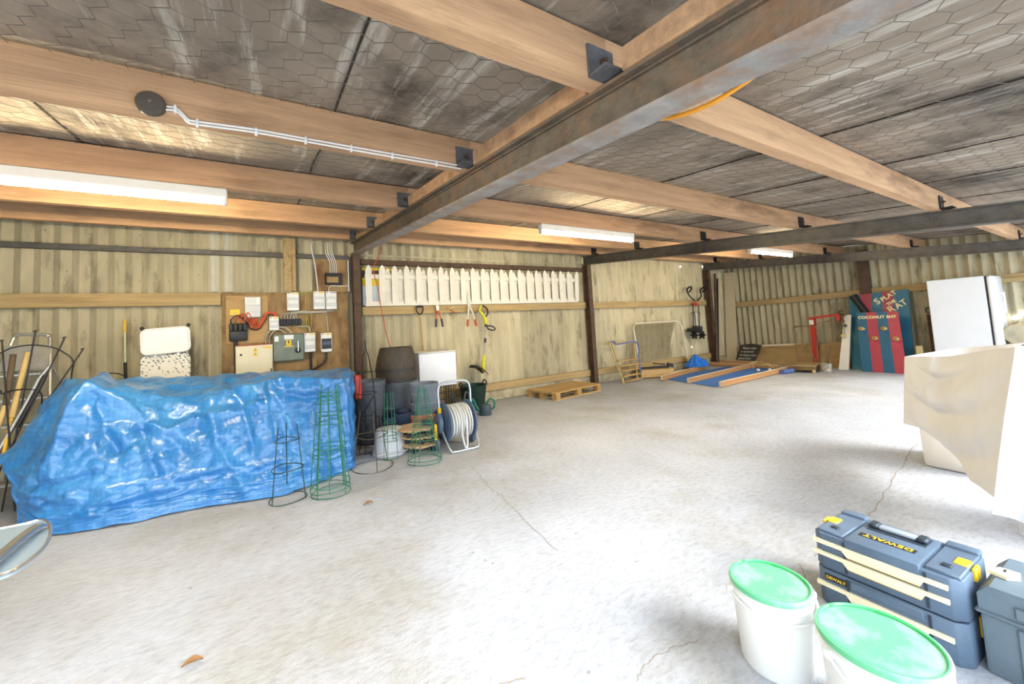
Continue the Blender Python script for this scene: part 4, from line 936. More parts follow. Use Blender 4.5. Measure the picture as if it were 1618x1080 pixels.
for s_ in (-1, 1):
    x = s_*.145
    w = build('drum_side', MB().lathe([(.12, -.008), (.20, -.008), (.207, 0), (.20, .008), (.12, .008)], (x, 0, .28), 44, Matrix.Rotation(PI/2, 3, 'Y'), cap=False), M_reel, t, True)
    for k in range(6):
        a = k*PI/3; build('spoke', MB().box((x, math.cos(a)*.11, .28+math.sin(a)*.11), (.01, .05, .19), Matrix.Rotation(a-PI/2, 3, 'X')), M_reel, w, True)
    build('hub', MB().cyl((x-.012, 0, .28), (x+.012, 0, .28), .055, .055, 20), M_reel, t, True)
pts = []
for layer, (r, n) in enumerate(((.13, 9), (.155, 9), (.172, 8))):
    N_ = n*26
    for i in range(N_+1):
        f = i/N_; f = f if layer % 2 == 0 else 1-f
        a = 2*PI*n*i/N_; jr = .006*noise.noise(V3((i*.045, layer, 0)))
        pts.append(V3((lerp(-.122, .122, f)+.007*noise.noise(V3((i*.03, layer*3, 4))), math.cos(a)*(r+jr), .28+math.sin(a)*(r+jr))))
build('hose', MB().tube(pts, .0105, 7), M_hose, t, True)
build('hose_end', MB().tube(smoothpts([(-.02, -.18, .3), (-.03, -.19, .18), (-.01, -.2, .06), (.01, -.2, .03), (.02, -.2, .06), (.03, -.19, .18), (.03, -.17, .35)]), .0105, 8), M_hose, t, True)
build('clip', MB().box((-WX-.005, .012, .405), (.034, .036, .07), None, .006), M_yel, t, True, label='yellow clip')
build('side_cover', MB().lathe([(.085, 0), (.075, .035), (.03, .045)], (-WX-.005, 0, .28), 28, Matrix.Rotation(-PI/2, 3, 'Y'), 1.3, 1), M_reel, t, True)
c_ = build('crank', MB().box((-WX-.05, -.03, .22), (.016, .03, .16), None, .005), M_blk, t, True)
build('crank_grip', MB().box((-WX-.075, -.03, .205), (.03, .032, .165), None, .008), M_yel, c_, True, label='yellow crank grip')
for s_ in (-1, 1):
    w = build('wheel', MB().lathe([(.03, -.018), (.068, -.02), (.075, -.012), (.075, .012), (.068, .02), (.03, .018)], (s_*(WX+.035)-.02, .06 if s_ > 0 else .02, .075), 28, Matrix.Rotation(PI/2, 3, 'Y')), mat('wheel_grey', (84, 94, 110), rough=.5, bump=0), t, True)
    build('wheel_hub', MB().cyl((s_*(WX+.035)-.045, .06 if s_ > 0 else .02, .075), (s_*(WX+.035)+.005, .06 if s_ > 0 else .02, .075), .026, .026, 16), mat('orange_hub', (226, 160, 70), bump=0), w, True)
# ---- wire plant cages
M_green = mat('green_wire', (44, 112, 84), rough=.4, var=.1, bump=0); M_dgreen = mat('dark_green_wire', (38, 66, 56), rough=.45, var=.1, bump=0); M_brown = mat('brown_wire', (74, 66, 54), rough=.5, var=.1, bump=0)
def cage(lab, loc, levels, ztop, m, nl=3, r=.0035, rz=0., spread=1.0, legz=0., lean=0.):
    t = thing('plant_cage', lab, 'plant cage', loc, rz, 'wire plant cages on the floor')
    for z, rad in levels: build('ring', MB().tube([(rad*math.cos(a)+lean*z, rad*math.sin(a), z+.006*math.sin(a*2)) for a in [2*PI*i/40 for i in range(40)]], r, 6, True), m, t, True)
    (za, ra), (zb, rb) = levels[0], levels[-1]
    for k in range(nl):
        a = 2*PI*k/nl+.4; f = (ztop-za)/(zb-za); rt = ra+(rb-ra)*f
        build('leg', MB().tube([(ra*math.cos(a)+lean*za, ra*math.sin(a), legz), (rb*math.cos(a)+lean*zb, rb*math.sin(a), zb), (rt*math.cos(a)+lean*ztop, rt*math.sin(a), ztop)], r, 6), m, t, True)
    return t
c = F(456, 789)
cage('dark green wire cage standing alone in front of the tarpaulin', (c.x, c.y+.02, 0), [(.006, .135), (.24, .115), (.46, .09)], .58, M_dgreen, 3, .004, 1.2)
c = F(524, 779)
LV = [(.006, .15), (.30, .125), (.56, .10), (.72, .085)]
g0 = cage('green wire cage outermost in the nested group before the tarpaulin corner', (c.x, c.y+.02, 0), LV, .80, M_green, 4, .0036, .3)
dup(g0, (c.x-.004, c.y+.028, .035), 1.0, 'green wire cage in the middle of the nested group before the tarpaulin corner')
dup(g0, (c.x+.004, c.y+.03, .075), 1.9, 'green wire cage lifted highest in the nested group before the tarpaulin corner')
c = F(617, 723)
cage('narrow green wire cage in front of the pale upturned tub', (c.x, c.y-.02, 0), [(.005, .075), (.18, .07), (.24, .072), (.36, .06), (.5, .05)], .66, M_green, 4, .0034, .5)
c = F(673, 729)
LV2 = [(.006, .165), (.22, .12), (.34, .1), (.46, .08)]
g1 = cage('green wire cage lower of the pair over the plant trolleys', (c.x, c.y+.03, 0), LV2, .70, M_green, 4, .0036, .2)
dup(g1, (c.x+.005, c.y+.035, .03), .5, 'green wire cage upper of the pair over the plant trolleys')
c = F(589, 737)
cage('brown wire cage with one very wide ring on the floor', (c.x, c.y, 0), [(.005, .19), (.30, .14)], .52, M_brown, 3, .004, 2.2)
# tall obelisk beside the post
c = (.97, -1.50)
t = thing('plant_obelisk', 'tall black wire obelisk rising to the post right of the tarpaulin', 'obelisk', (*c, 0))
for k in range(4):
    a = k*PI/2+.5; build('upright', MB().tube(smoothpts([(.12*math.cos(a), .12*math.sin(a), 0), (.115*math.cos(a), .115*math.sin(a), .55), (.06*math.cos(a), .06*math.sin(a), .95), (.012*math.cos(a), .012*math.sin(a), 1.1), (.012*math.cos(a), .012*math.sin(a), 1.2)]), .004, 6), M_bl, t, True)
for z, r in ((.1, .12), (.35, .118), (.62, .108), (.85, .08)): build('ring', MB().tube([(r*math.cos(a), r*math.sin(a), z) for a in [2*PI*i/32 for i in range(32)]], .0035, 6, True), M_bl, t, True)
for k in range(4):
    a, b_ = k*PI/2+.5, (k+1)*PI/2+.5; q = lambda an, z: (.113*math.cos(an), .113*math.sin(an), z)
    build('brace', MB().tube([q(a, .15), q(b_, .35), q(a, .6)], .003, 5), M_bl, t, True); build('brace', MB().tube([q(b_, .15), q(a, .35), q(b_, .6)], .003, 5), M_bl, t, True)
t0 = t
c = F(577, 722)
cage('low black wire cage with two rings beside the tarpaulin corner', (c.x+.05, c.y+.20, 0), [(.005, .12), (.11, .13)], .40, M_bl, 4, .0035, .9)
# ================================================================ middle and far end
M_pal = wood('pallet_wood', (186, 152, 98), 0, var=.2, dirt=(132, 100, 60), dthr=.62); M_pbl = wood('pallet_block', (168, 134, 84), 2)
a, b_ = F(879, 634), F(952, 617); dx = V3((b_.x-a.x, b_.y-a.y, 0)).normalized(); rz = math.atan2(dx.y, dx.x)
t = thing('pallet', 'wooden pallet lying on the floor below the wall', 'pallet', (a.x, a.y, 0), rz); W_, D_, H_ = 1.2, .70, .135
for k in range(7): 
    y = .05+k*(D_-.1)/6; build('deck_board', MB().box((W_/2, y, H_-.01), (W_, .086, .02), None, .002), M_pal, t, True)
for x in (.06, W_/2, W_-.06): build('stringer', MB().box((x, D_/2, H_-.03), (.1, D_, .02), None, .002), wood('pallet_wood_y', (180, 146, 94), 1), t, True)
for x in (.06, W_/2, W_-.06):
    for y in (.05, D_/2, D_-.05): build('block', MB().box((x, y, .06), (.11, .1, .08), None, .003), M_pbl, t, True)
for y in (.05, D_/2, D_-.05): build('skid', MB().box((W_/2, y, .01), (W_, .09, .02), None, .002), M_pal, t, True)
# plant ladder
M_lw = wood('weathered_slat', (186, 164, 116), 2, var=.15); y0 = -.13
t = thing('plant_ladder', 'small weathered wooden trestle with slats against the wall beyond the pallet', 'trestle', (6.3, -.3, 0))
P1, P2 = B(962, 541, -.2), B(1005, 540, -.2)
q1, q2 = V3((6.18, -.46, 0)), V3((6.72, -.40, 0))
build('side_rail', MB().tube([P1+V3((0, 0, -.02)), q1], .018, 6), M_lw, t); build('side_rail', MB().tube([P1+V3((.08, 0, -.03)), q1+V3((.06, .04, 0))], .018, 6), M_lw, t)
build('side_rail', MB().tube([P2+V3((-.06, 0, -.03)), q2+V3((-.04, .02, 0))], .018, 6), M_lw, t)
build('rear_leg', MB().tube([P2+V3((0, 0, 0)), V3((6.62, -.16, 0))], .016, 6), M_lw, t)
build('top_bar', MB().tube([P1, P2], .022, 8), M_lw, t)
for k in range(5):
    f = .45+.125*k; a, b_ = lerp(P1+V3((.08, 0, 0)), q1+V3((.06, 0, 0)), f), lerp(P2, q2, f)
    build('slat', MB().box((a+b_)/2+V3((0, -.01, 0)), ((b_-a).length+.05, .08, .024), (0, 0, math.atan2(b_.y-a.y, b_.x-a.x)), .003), M_pal, t)
M_brope = mat('blue_twine', (82, 110, 176), rough=.8, bump=0)
build('twine', MB().tube(smoothpts([P1+V3((.05, -.03, .03)), P1+V3((.12, -.05, .0)), P1+V3((.2, -.03, -.05)), P2+V3((-.03, -.04, 0)), lerp(P2, q2, .4)+V3((-.02, -.05, 0)), lerp(P2, q2, .8)+V3((0, -.06, 0))]), .012, 6), M_brope, t, label='blue twine')
# goal
t = thing('goal_frame', 'white tubular goal frame with net leaning on the wall', 'goal', (7.5, -.35, 0)); M_goal = mat('goal_tube', (214, 206, 182), rough=.4, bump=0)
GL, GR = B(1013, 588, -.22), B(1090, 581, -.22); GL.z = GR.z = 0
g = [GL, lerp(GL, B(1000, 513, -.16), .95), B(1001, 511, -.16)+V3((.04, 0, .0)), B(1068, 507, -.16), B(1073.5, 509, -.17), B(1077, 516, -.18), GR]
build('front_tube', MB().tube([g[0], g[1], g[2], g[3], g[4], g[5], g[6]], .019, 8), M_goal, t)
build('rear_tube', MB().tube([g[3]+V3((0, .05, -.02)), V3((8.2, -.07, .31))], .014, 8), M_goal, t)
build('rear_tube', MB().tube([g[2]+V3((0, .05, -.02)), V3((6.80, -.07, .31))], .014, 8), M_goal, t)
build('bottom_tube', MB().tube([GL+V3((0, 0, .02)), GR+V3((0, 0, .02))], .016, 8), M_goal, t)
mb = MB()
nx, nz = 30, 22
def NP(u, v): 
    a = lerp(g[2], g[3], u); b_ = lerp(V3((6.78, -.12, .34)), V3((8.24, -.12, .34)), u); p = lerp(a, b_, v); return p+V3((.01*noise.noise(V3((u*9, v*9, 1))), .05*math.sin(PI*v), .012*noise.noise(V3((u*9, v*9, 5)))))
for i in range(nx+1): mb.tube([NP(i/nx, k/10) for k in range(11)], .0042, 3)
for j in range(nz+1): mb.tube([NP(k/10, j/nz) for k in range(11)], .0042, 3)
build('net', mb, mat('goal_net', (120, 108, 74), rough=.8, bump=0), t, kind='stuff')
# low wooden box with a folded tripod
c1 = V3((7.5, -.66, 0)); u = V3((.5, .86, 0)).normalized(); v = V3((-u.y, u.x, 0)); L1, L2, HH = .32, .70, .17
t = thing('wooden_box', 'shallow open wooden box in front of the goal frame', 'box', (c1.x, c1.y, 0), math.atan2(u.y, u.x)); M_box = wood('box_pine', (196, 160, 108), 0, var=.12)
for x0, x1, y0_, y1 in ((0, L1, 0, .02), (0, L1, L2-.02, L2), (0, .02, .02, L2-.02), (L1-.02, L1, .02, L2-.02)): build('side', MB().bb(x0, x1, y0_, y1, .02, HH, .002), M_box, t, True)
build('top', MB().bb(0, L1, 0, L2, HH, HH+.012, .002), M_box, t, True)
build('foot', MB().bb(.05, L1-.05, .05, L2-.05, 0, .02), M_dk, t, True)
cm = V3((c1.x, c1.y, 0))+u*L1*.5+v*.30
t = thing('folded_tripod', 'black folded tripod lying on the shallow wooden box', 'tripod', (cm.x, cm.y, HH+.012), math.atan2(-v.y, -v.x))
for k, dy in enumerate((-.035, 0, .035)): build('leg', MB().tube([(-.5, dy*1.6, .02), (.28, dy, .03)], .013, 7), M_bl, t, True)
build('head', MB().box((.3, 0, .06), (.12, .09, .08), (0, .2, 0), .01), M_bl, t, True); build('handle', MB().tube([(.2, 0, .08), (-.05, .05, .11)], .012, 7), M_bl, t, True)
# blue mat and the timbers on it
M_mat = mat('blue_carpet', (66, 112, 186), rough=.95, var=.14, scale=6, bump=.1, bscale=80)
q = [F(1045, 598), F(1130, 611.5), F(1250, 585.5)]
far = q[0]+(q[2]-q[1])
mb = MB(); mb.prism([(p.x, p.y) for p in (q[0], q[1], q[2], far)], (0, 0, 0), (1, 0, 0), (0, 1, 0), .012)
one('carpet_mat', mb, M_mat, 'blue carpet mat spread on the floor under the timbers', 'mat')
M_tim = mat('lane_timber', (178, 132, 86), rough=.8, var=.15, scale=1.5, bump=.04, stretch=(.8, 10, 10)); M_tend = mat('timber_end', (222, 206, 178), rough=.8, bump=0)
def timber(p0, p1, lab, w=.055, h=.09, z=.012, name='timber_batten'):
    p0, p1 = V3((p0.x, p0.y, 0)), V3((p1.x, p1.y, 0)); d = (p1-p0); Ln = d.length
    t = thing(name, lab, 'timber', (p0.x, p0.y, z), math.atan2(d.y, d.x), 'timbers on the blue mat')
    build('length', MB().bb(0, Ln, -w/2, w/2, 0, h, .004), M_tim, t, True)
    build('end_grain', MB().bb(-.003, 0, -w/2+.003, w/2-.003, .003, h-.003), M_tend, t, True, label='pale end'); build('top_edge', MB().bb(.0, Ln, -w/2+.004, w/2-.004, h, h+.002), M_tend, t, True, label='pale top edge')
    return t
timber(F(1046, 601.5), F(1112, 583.5), 'timber along the left edge of the blue mat beside the box')
timber(F(1088, 606), F(1196, 579), 'timber along the middle of the blue mat')
timber(F(1139, 612), F(1248, 586), 'timber along the right edge of the blue mat')
timber(F(1123, 577), F(1192, 582), 'timber lying across the far end of the blue mat', .09, .07)
timber(F(1120, 572.5), F(1205, 577.5), 'timber on the floor behind the blue mat', .12, .09, 0)
timber(F(1185, 580), F(1232, 583.5), 'short timber across the far right end of the blue mat', .08, .07)
for k, (px, py) in enumerate(((1198.5, 588), (1217, 587.5))):
    p = F(px, py); one('ball', MB().ball((0, 0, 0), .035, 10), M_plast, ('left' if k == 0 else 'right')+' white ball of the two on the far blue mat end', 'ball', base=(0, 0, -.035)).location = (p.x, p.y, .012)
p, q_ = F(1236, 591), F(1252, 588.5); one('foam_roll', MB().cyl((p.x, p.y, .045), (q_.x, q_.y, .045), .045, .045, 16), mat('blue_foam', (84, 106, 160), rough=.8, bump=.02), 'blue foam roll at the near right tip of the mat', 'roll')
c = V3((8.75, -.52, 0))
def cloth(u, v):
    a = 2*PI*u; r = (.02+.30*v); h = .25*(1-v)**.8+.05*noise.noise(V3((math.cos(a)*1.5, math.sin(a)*1.5, v*2)))*(1 if v < .95 else .3)
    r *= 1+.3*noise.noise(V3((math.cos(a)*2, math.sin(a)*2, 3)))
    return V3((c.x+math.cos(a)*r*1.0, c.y+.15+math.sin(a)*r*.7, max(.1, .10+h+.05*math.sin(a*5)*(v*(1-v))*2)))
one('crumpled_cloth', MB().grid(cloth, 40, 14), mat('bright_blue_cloth', (36, 110, 204), rough=.45, var=.2, bump=.03), 'crumpled bright blue sheet dropped on the timbers before the goal', 'cloth', smooth=1.5)
# hanging cultivator
y = -.17; K = lambda px, py, yy=y: B(px, py, yy)
t = thing('cultivator', 'hanging garden cultivator with black horn handles and red bracket', 'cultivator', tuple(K(1101, 545)))
for pts in ([(1098, 475), (1090, 468), (1086, 460), (1087, 455)], [(1102, 475), (1108, 468), (1107, 462)]): build('handlebar', MB().tube(smoothpts([K(*p) for p in pts]), .016, 8), M_bl, t)
for pts in ([(1086.5, 462), (1085.5, 458), (1088, 454), (1092, 453), (1092, 457), (1089, 461)], [(1107, 463), (1107, 458), (1111, 454), (1116, 452), (1115, 457), (1110, 461)]): build('grip', MB().tube(smoothpts([K(*p) for p in pts]), .02, 8), M_blk, t)
build('bracket', MB().box((K(1098, 479)+K(1098, 482))/2, (.15, .05, .09), None, .01), M_red, t)
for px in (1095, 1104): build('shaft', MB().cyl(K(px, 481), K(px+1, 515), .011), M_bl, t)
build('crossbar', MB().tube([K(1092, 495), K(1099, 492), K(1106, 495)], .01, 7), M_bl, t)
build('grey_shaft', MB().tube([K(1099, 492), K(1101, 514)], .03, 10), M_alu, t)
build('engine', MB().box(K(1102, 520), (.23, .16, .17), (0, .1, 0), .03, 2), mat('dark_engine', (60, 58, 56), rough=.5, bump=.02), t)
build('guard', MB().prism([(-.17, -.03), (.16, -.05), (.1, .04), (-.08, .05)], K(1102, 521, y-.1), (1, 0, 0), (0, 0, 1), -.2), M_blk, t)
for px in (1097, 1109):
    c = K(px, 529)
    mb = MB()
    for k in range(6):
        a = k*PI/3; mb.box(c+V3((0, math.cos(a)*.05, math.sin(a)*.05)), (.05, .03, .1), Matrix.Rotation(a-PI/2, 3, 'X'), .004)
    mb.cyl(c+V3((-.05, 0, 0)), c+V3((.05, 0, 0)), .05); build('tine_wheel', mb, M_bl, t)
# corner: leaning plank and thin poles
mb = MB(); a, b_ = R(1141.5, 430, .05), R(1158, 431, .05); w_ = (b_-a).length
lo = V3((10.62, -.175, 0)); hi = (a+b_)/2; hi.y = -.175; w_ = .27
ax = (hi-lo).normalized(); u = RU; 
mb.box((hi+lo)/2, ((hi-lo).length, w_, .03), Matrix((ax, u, ax.cross(u))).transposed(), .003)
one('plank', mb, wood('pale_board', (206, 190, 158), 0, var=.12), 'wide pale plank leaning upright in the far corner', 'plank')
for k, (tp, bt, r, m) in enumerate((((1127, 432), (1131, 572), .03, M_post), ((1131, 440), (1133, 572), .022, M_bl), ((1124, 500), (1135, 572), .012, M_alu))):
    a, b_ = B(*tp, -.14)+V3((.07, 0, 0)), B(*bt, -.25)+V3((.05, 0, 0)); b_.z = 0
    one('pole', MB().tube([a, b_], r, 8), m, ['thick rust brown pole in the far corner left of the plank', 'dark pole in the far corner touching the plank', 'thin grey pole slanting across the far corner poles'][k], 'pole')
# leaning plywood sheet, chalkboard
M_sheet = mat('leaning_plywood', (170, 142, 94), rough=.85, var=.14, scale=2, bump=.03, stretch=(1, 1, 3), dirt=(136, 108, 66), dthr=.6)
def leaning(lab, name, cat, bl, br, tl, tr, th, m, group=None):
    mb = MB(); n = (br-bl).cross(tl-bl).normalized()*th
    a = [mb._v(p) for p in (bl, br, tr, tl)]; b2 = [mb._v(p-n) for p in (bl, br, tr, tl)]
    mb.face(a); mb.face(list(reversed(b2)))
    for i in range(4): mb.face([a[i], b2[i], b2[(i+1) % 4], a[(i+1) % 4]])
    return mb
bl, br = V3((10.62, -.12, 0)), V3((10.58, -1.98, 0)); tl, tr = R(1178, 546, .12), R(1290, 541, .12)
t = thing('plywood_sheet', 'wide plywood sheet leaning low against the end wall behind the chalkboard', 'board', tuple((bl+br)/2))
build('sheet', leaning('', '', '', bl, br, tl, tr, .018, M_sheet), M_sheet, t)
build('top_batten', MB().box((tl+tr)/2+V3((-.02, 0, -.015)), (.04, (tr-tl).length, .045), (math.atan2(tr.z-tl.z, -(tr.y-tl.y))*-1, 0, WS), .003), M_tend, t, label='pale batten')
bl, br = F(1294, 581), F(1327, 582.5); bl.x = br.x = 10.6; bl.y, br.y = -2.0, -2.62; tl, tr = R(1296, 543, .14), R(1331, 539, .14)
one('plywood_sheet', leaning('', '', '', bl, br, tl, tr, .018, M_sheet), M_sheet, 'short plywood sheet leaning behind the red stand and the paint bucket', 'board')
bl, br = V3((10.34, -.33, 0)), V3((10.33, -.86, 0))
tl, tr = XP(1170.5, 545, 10.55), XP(1203.5, 545, 10.55); bl, br = XP(1160, 572.6, 10.36), XP(1189, 574, 10.36); bl.z = br.z = .0
t = thing('chalkboard', 'black chalkboard with white handwriting leaning on the plywood sheet', 'chalkboard', tuple((bl+br)/2))
u = (br-bl); v = (tl-bl+tr-br)*.5; M_chalkb = mat('chalkboard_black', (58, 54, 44), rough=.8, var=.15, bump=.01); M_chalk = mat('chalk', (220, 214, 196), rough=1, var=.05, bump=0)
sh = (tl-bl)
pl = [(0, 0), (1, 0)]+[(1-.0*k, 1) for k in (0,)]+[(1-k/8, 1+.07*math.sin(PI*k/8)) for k in range(1, 8)]+[(0, 1)]
mb = MB(); n = u.cross(sh).normalized()*.015
def PQ(x, y): return bl+u*x+lerp(tl-bl, tr-br, x)*y
A = [mb._v(PQ(*p)) for p in pl]; Bk = [mb._v(PQ(*p)-n) for p in pl]; mb.face(A); mb.face(list(reversed(Bk)))
for i in range(len(A)): mb.face([A[i], Bk[i], Bk[(i+1) % len(A)], A[(i+1) % len(A)]])
build('board', mb, M_chalkb, t, smooth=.3)
for k, s_ in enumerate(('Please take', 'a coconut', 'to keep your', 'good luck', 'Thank you')): text('handwriting', s_, u.length*.17, PQ(.12-.015*k*0, .80-.18*k)+n*.12, u, sh, M_chalk, t, .0006, shear=.3)
build('hook', MB().tube([PQ(.47, 1.07), PQ(.47, 1.12)], .012, 6), M_bl, t)
rope([XP(1183, 575, 10.0), XP(1196, 571, 10.1), XP(1206, 575.5, 9.95), XP(1213, 574.5, 10.0), XP(1221, 579, 9.9), XP(1216, 578, 9.8), XP(1211, 575, 9.75), XP(1224, 582, 9.7)], .018, mat('cream_rope', (204, 180, 122), rough=.9, bump=.02), 'cream rope lying loose on the timbers below the chalkboard', 'rope')
# platform scale
p0, p1 = F(1251, 588.5), F(1290, 590); o = V3(((p0.x+p1.x)/2, (p0.y+p1.y)/2, 0)); rz = math.atan2(p1.y-p0.y, p1.x-p0.x)
W_ = (p1-p0).length
t = thing('platform_trolley', 'old rusty platform trolley with tube handle in front of the red stand', 'trolley', tuple(o), rz); M_old = mat('old_brown_paint', (128, 98, 60), rough=.7, var=.25, scale=9, bump=.06, dirt=(90, 66, 40), dthr=.55)
build('platform', MB().bb(-W_/2, W_/2, 0, .62, .13, .155, .004), mat('worn_platform', (158, 134, 92), rough=.7, var=.2, bump=.04), t, True)
build('frame', MB().bb(-W_/2+.02, W_/2-.02, .02, .60, .055, .13, .004), M_old, t, True)
for x in (-W_/2+.02, W_/2-.04):
    for yy in (.06, .56): build('wheel', MB().cyl((x-.02, yy, .045), (x+.02, yy, .045), .045, .045, 18), M_bam if yy < .3 and x > 0 else M_old, t, True)
hx = W_/2-.02
build('handle', MB().tube(smoothpts([(-W_/2+.05, .6, .15), (-W_/2+.02, .62, .55), (-W_/2+.0, .63, .86), (-W_/2+.06, .63, .92), (0, .63, .925), (W_/2-.06, .63, .92), (W_/2, .63, .86), (W_/2-.02, .62, .5), (W_/2-.04, .6, .15)], 5), .014, 8), M_old, t, True)
build('brace', MB().tube(smoothpts([(-W_/2+.06, .6, .16), (-.03, .61, .46), (.03, .61, .46), (W_/2-.06, .6, .16)], 5), .012, 8), M_old, t, True)
# red stand behind it
b0 = XP(1290, 571, 10.42); b1 = XP(1283.5, 503, 10.42)
t = thing('red_stand', 'red steel stand with a sideways arm against the end wall', 'stand', (b0.x, b0.y, 0))
build('column', MB().tube([V3((b0.x, b0.y, .0)), V3((b1.x, b1.y, b1.z))], .062, 4), M_red, t, smooth=.3)
ar = XP(1327, 497, 10.42)
build('arm', MB().box((b1+ar)/2+V3((0, 0, .01)), (.06, (ar-b1).length+.1, .045), (-math.atan2(ar.z-b1.z, (b1.y-ar.y)), 0, 0), .004), M_red, t)
build('arm_end', MB().box(ar+V3((0, .03, -.06)), (.06, .06, .14), None, .006), M_red, t)
build('plate', MB().box(b1+V3((-.068, 0, -.08)), (.004, .08, .1), None), M_white, t, label='white plate')
build('tie_rod', MB().tube([b1+V3((-.03, -.06, -.12)), ar+V3((-.03, .1, -.1))], .008, 6), M_old, t)
build('base', MB().box((b0.x, b0.y, .02), (.3, .4, .04), None, .005), M_red, t)
# dried vine hanging from the arm
pts = [ar+V3((-.05, -.06, .05)), ar+V3((-.06, -.07, -.15)), ar+V3((-.05, -.06, -.3)), ar+V3((-.06, -.05, -.45))]
t = thing('hanging_decoration', 'string of dried fruit hanging from the red stand arm', 'decoration', tuple(pts[-1])); build('string', MB().tube(pts, .006, 5), M_old, t)
for k, f in enumerate((0, .12, .3, .5, .95)): build('fruit', MB().ball(catmull(pts, f)+V3((0, .02*(-1)**k, 0)), (.05, .03, .035, .03, .045)[k], 7), mat('dried_leaf', (84, 76, 40), bump=.05) if k < 4 else M_bam, t)
# paint bucket
p = F(1311, 588)
t = thing('paint_bucket', 'small splashed grey bucket with a stick beside the trolley', 'bucket', (p.x+.02, p.y+.06, 0))
build('wall', MB().lathe([(.085, 0), (.095, .17), (.1, .175), (.09, .175), (.08, .01), (.001, .01)], n=24), mat('splashed_grey', (150, 142, 126), rough=.7, var=.3, scale=14, bump=.05, dirt=(214, 204, 180), dthr=.58, dscale=16), t, True)
build('stick', MB().tube([(0, 0, .05), (.02, -.12, .52)], .012, 6), M_dk, t, True)
# ---- fair boards
M_fblue = mat('fair_blue', (44, 106, 132), rough=.5, var=.2, scale=3, bump=.02, dirt=(96, 144, 156), dthr=.62, dscale=2); M_fred = mat('fair_red', (160, 66, 74), rough=.5, var=.15, scale=3, bump=.02, dirt=(180, 96, 96), dthr=.64)
M_fb2 = mat('fair_blue_dark', (40, 92, 118), rough=.5, var=.08, bump=.01); M_fr2 = mat('fair_red_bright', (168, 62, 74), rough=.5, var=.08, bump=.01); M_let = mat('cream_lettering', (238, 224, 168), rough=.5, var=.03, bump=0)
def striped(lab, name, bl, br, tl, tr, cols, th=.03):
    t = thing(name, lab, 'game board', tuple((bl+br)/2))
    n = (br-bl).cross(tl-bl).normalized()
    t['n'] = 0; del t['n']
    for k, (f0, f1, m) in enumerate(cols):
        mb = leaning('', '', '', lerp(bl, br, f0), lerp(bl, br, f1), lerp(tl, tr, f0), lerp(tl, tr, f1), th, m); build('stripe', mb, m, t, smooth=.3)
    return t, n
tl, tr = R(1341, 467, .16), R(1435, 456.5, .16)
bl, br = V3((10.47, tl.y+.02, 0)), V3((10.43, tr.y+.0, 0))
t, n = striped('large blue and red striped board lettered SPLAT THE RAT', 'game_board', bl, br, tl, tr, [(0, .20, M_fblue), (.20, .40, M_fred), (.40, .58, M_fblue), (.58, .76, M_fred), (.76, 1, M_fblue)])
uu = (tr-tl).normalized(); vv = (tl-bl).normalized(); o = lambda x, y: lerp(bl, br, x)+lerp(tl-bl, tr-br, x)*y+n*.003
du = (uu*.83+vv*.56).normalized(); dv = (vv*.83-uu*.56).normalized()
for s_, x, y_, sz in (('S', .49, .84, .165), ('PLAT', .585, .872, .118), ('THE', .672, .812, .082), ('R', .70, .722, .17), ('AT', .812, .764, .15)): text('lettering', s_, sz, o(x, y_), du, dv, M_let, t, .002, shear=.05, bold=.003)
# drainpipe
a, b_ = R(1347.5, 467, .24), R(1372, 499, .27); d = (b_-a).normalized(); e = a+d*1.28
mb = MB(); mb.cyl(a, e, .058, .058, 20, cap=False); mb.cyl(a, e, .05, .05, 20, cap=False)
t = thing('drainpipe', 'black drainpipe slanting across the SPLAT THE RAT board', 'pipe', tuple(e)); build('pipe', mb, M_blk, t); build('collar', MB().cyl(a, a+d*.09,   .066, .066, 20, cap=False), M_blk, t)
# coconut shy
bl, br = F(1363, 588.5), F(1434, 588.5)
bl = V3((10.17, -2.93, 0)); br = V3((10.15, -3.58, 0)); tl, tr = XP(1352.5, 494, 10.33), XP(1418.5, 491.5, 10.31); bl = XP(1362.5, 586, 10.17); br = XP(1433, 588, 10.15); bl.z = br.z = 0
t, n = striped('smaller striped board lettered COCONUT SHY with four wooden cups', 'game_board', bl, br, tl, tr, [(0, .25, M_fb2), (.25, .5, M_fr2), (.5, .75, M_fb2), (.75, 1, M_fr2)], .025)
uu = (tr-tl).normalized(); vv = ((tl-bl)+(tr-br)).normalized(); o = lambda x, y: lerp(bl, br, x)+lerp(tl-bl, tr-br, x)*y+n*.003
L_ = (tr-tl).length
text('lettering', 'COCONUT SHY', L_*.122, o(.04, .895), uu, vv, M_let, t, .002, bold=.0025, space=1.05)
for k, (x, y_) in enumerate(((.13, .72), (.42, .56), (.66, .72), (.90, .55))):
    c = o(x, y_); build('cup', MB().lathe([(.034, -.005), (.034, .10), (.026, .105), (.024, .06), (.001, .06)], c, 18, Matrix((uu, vv, n)).transposed()), mat('cup_wood', (200, 170, 100), rough=.7, var=.2, bump=.03), t)
# white board
bl, br = XP(1325, 583, 10.30), XP(1341, 583.5, 10.30); bl.z = br.z = 0; tl, tr = XP(1334, 498, 10.46), XP(1345, 497, 10.46)
one('white_board', leaning('', '', '', bl, br, tl, tr, .02, M_white), M_white, 'narrow white board leaning left of the SPLAT THE RAT board', 'board')
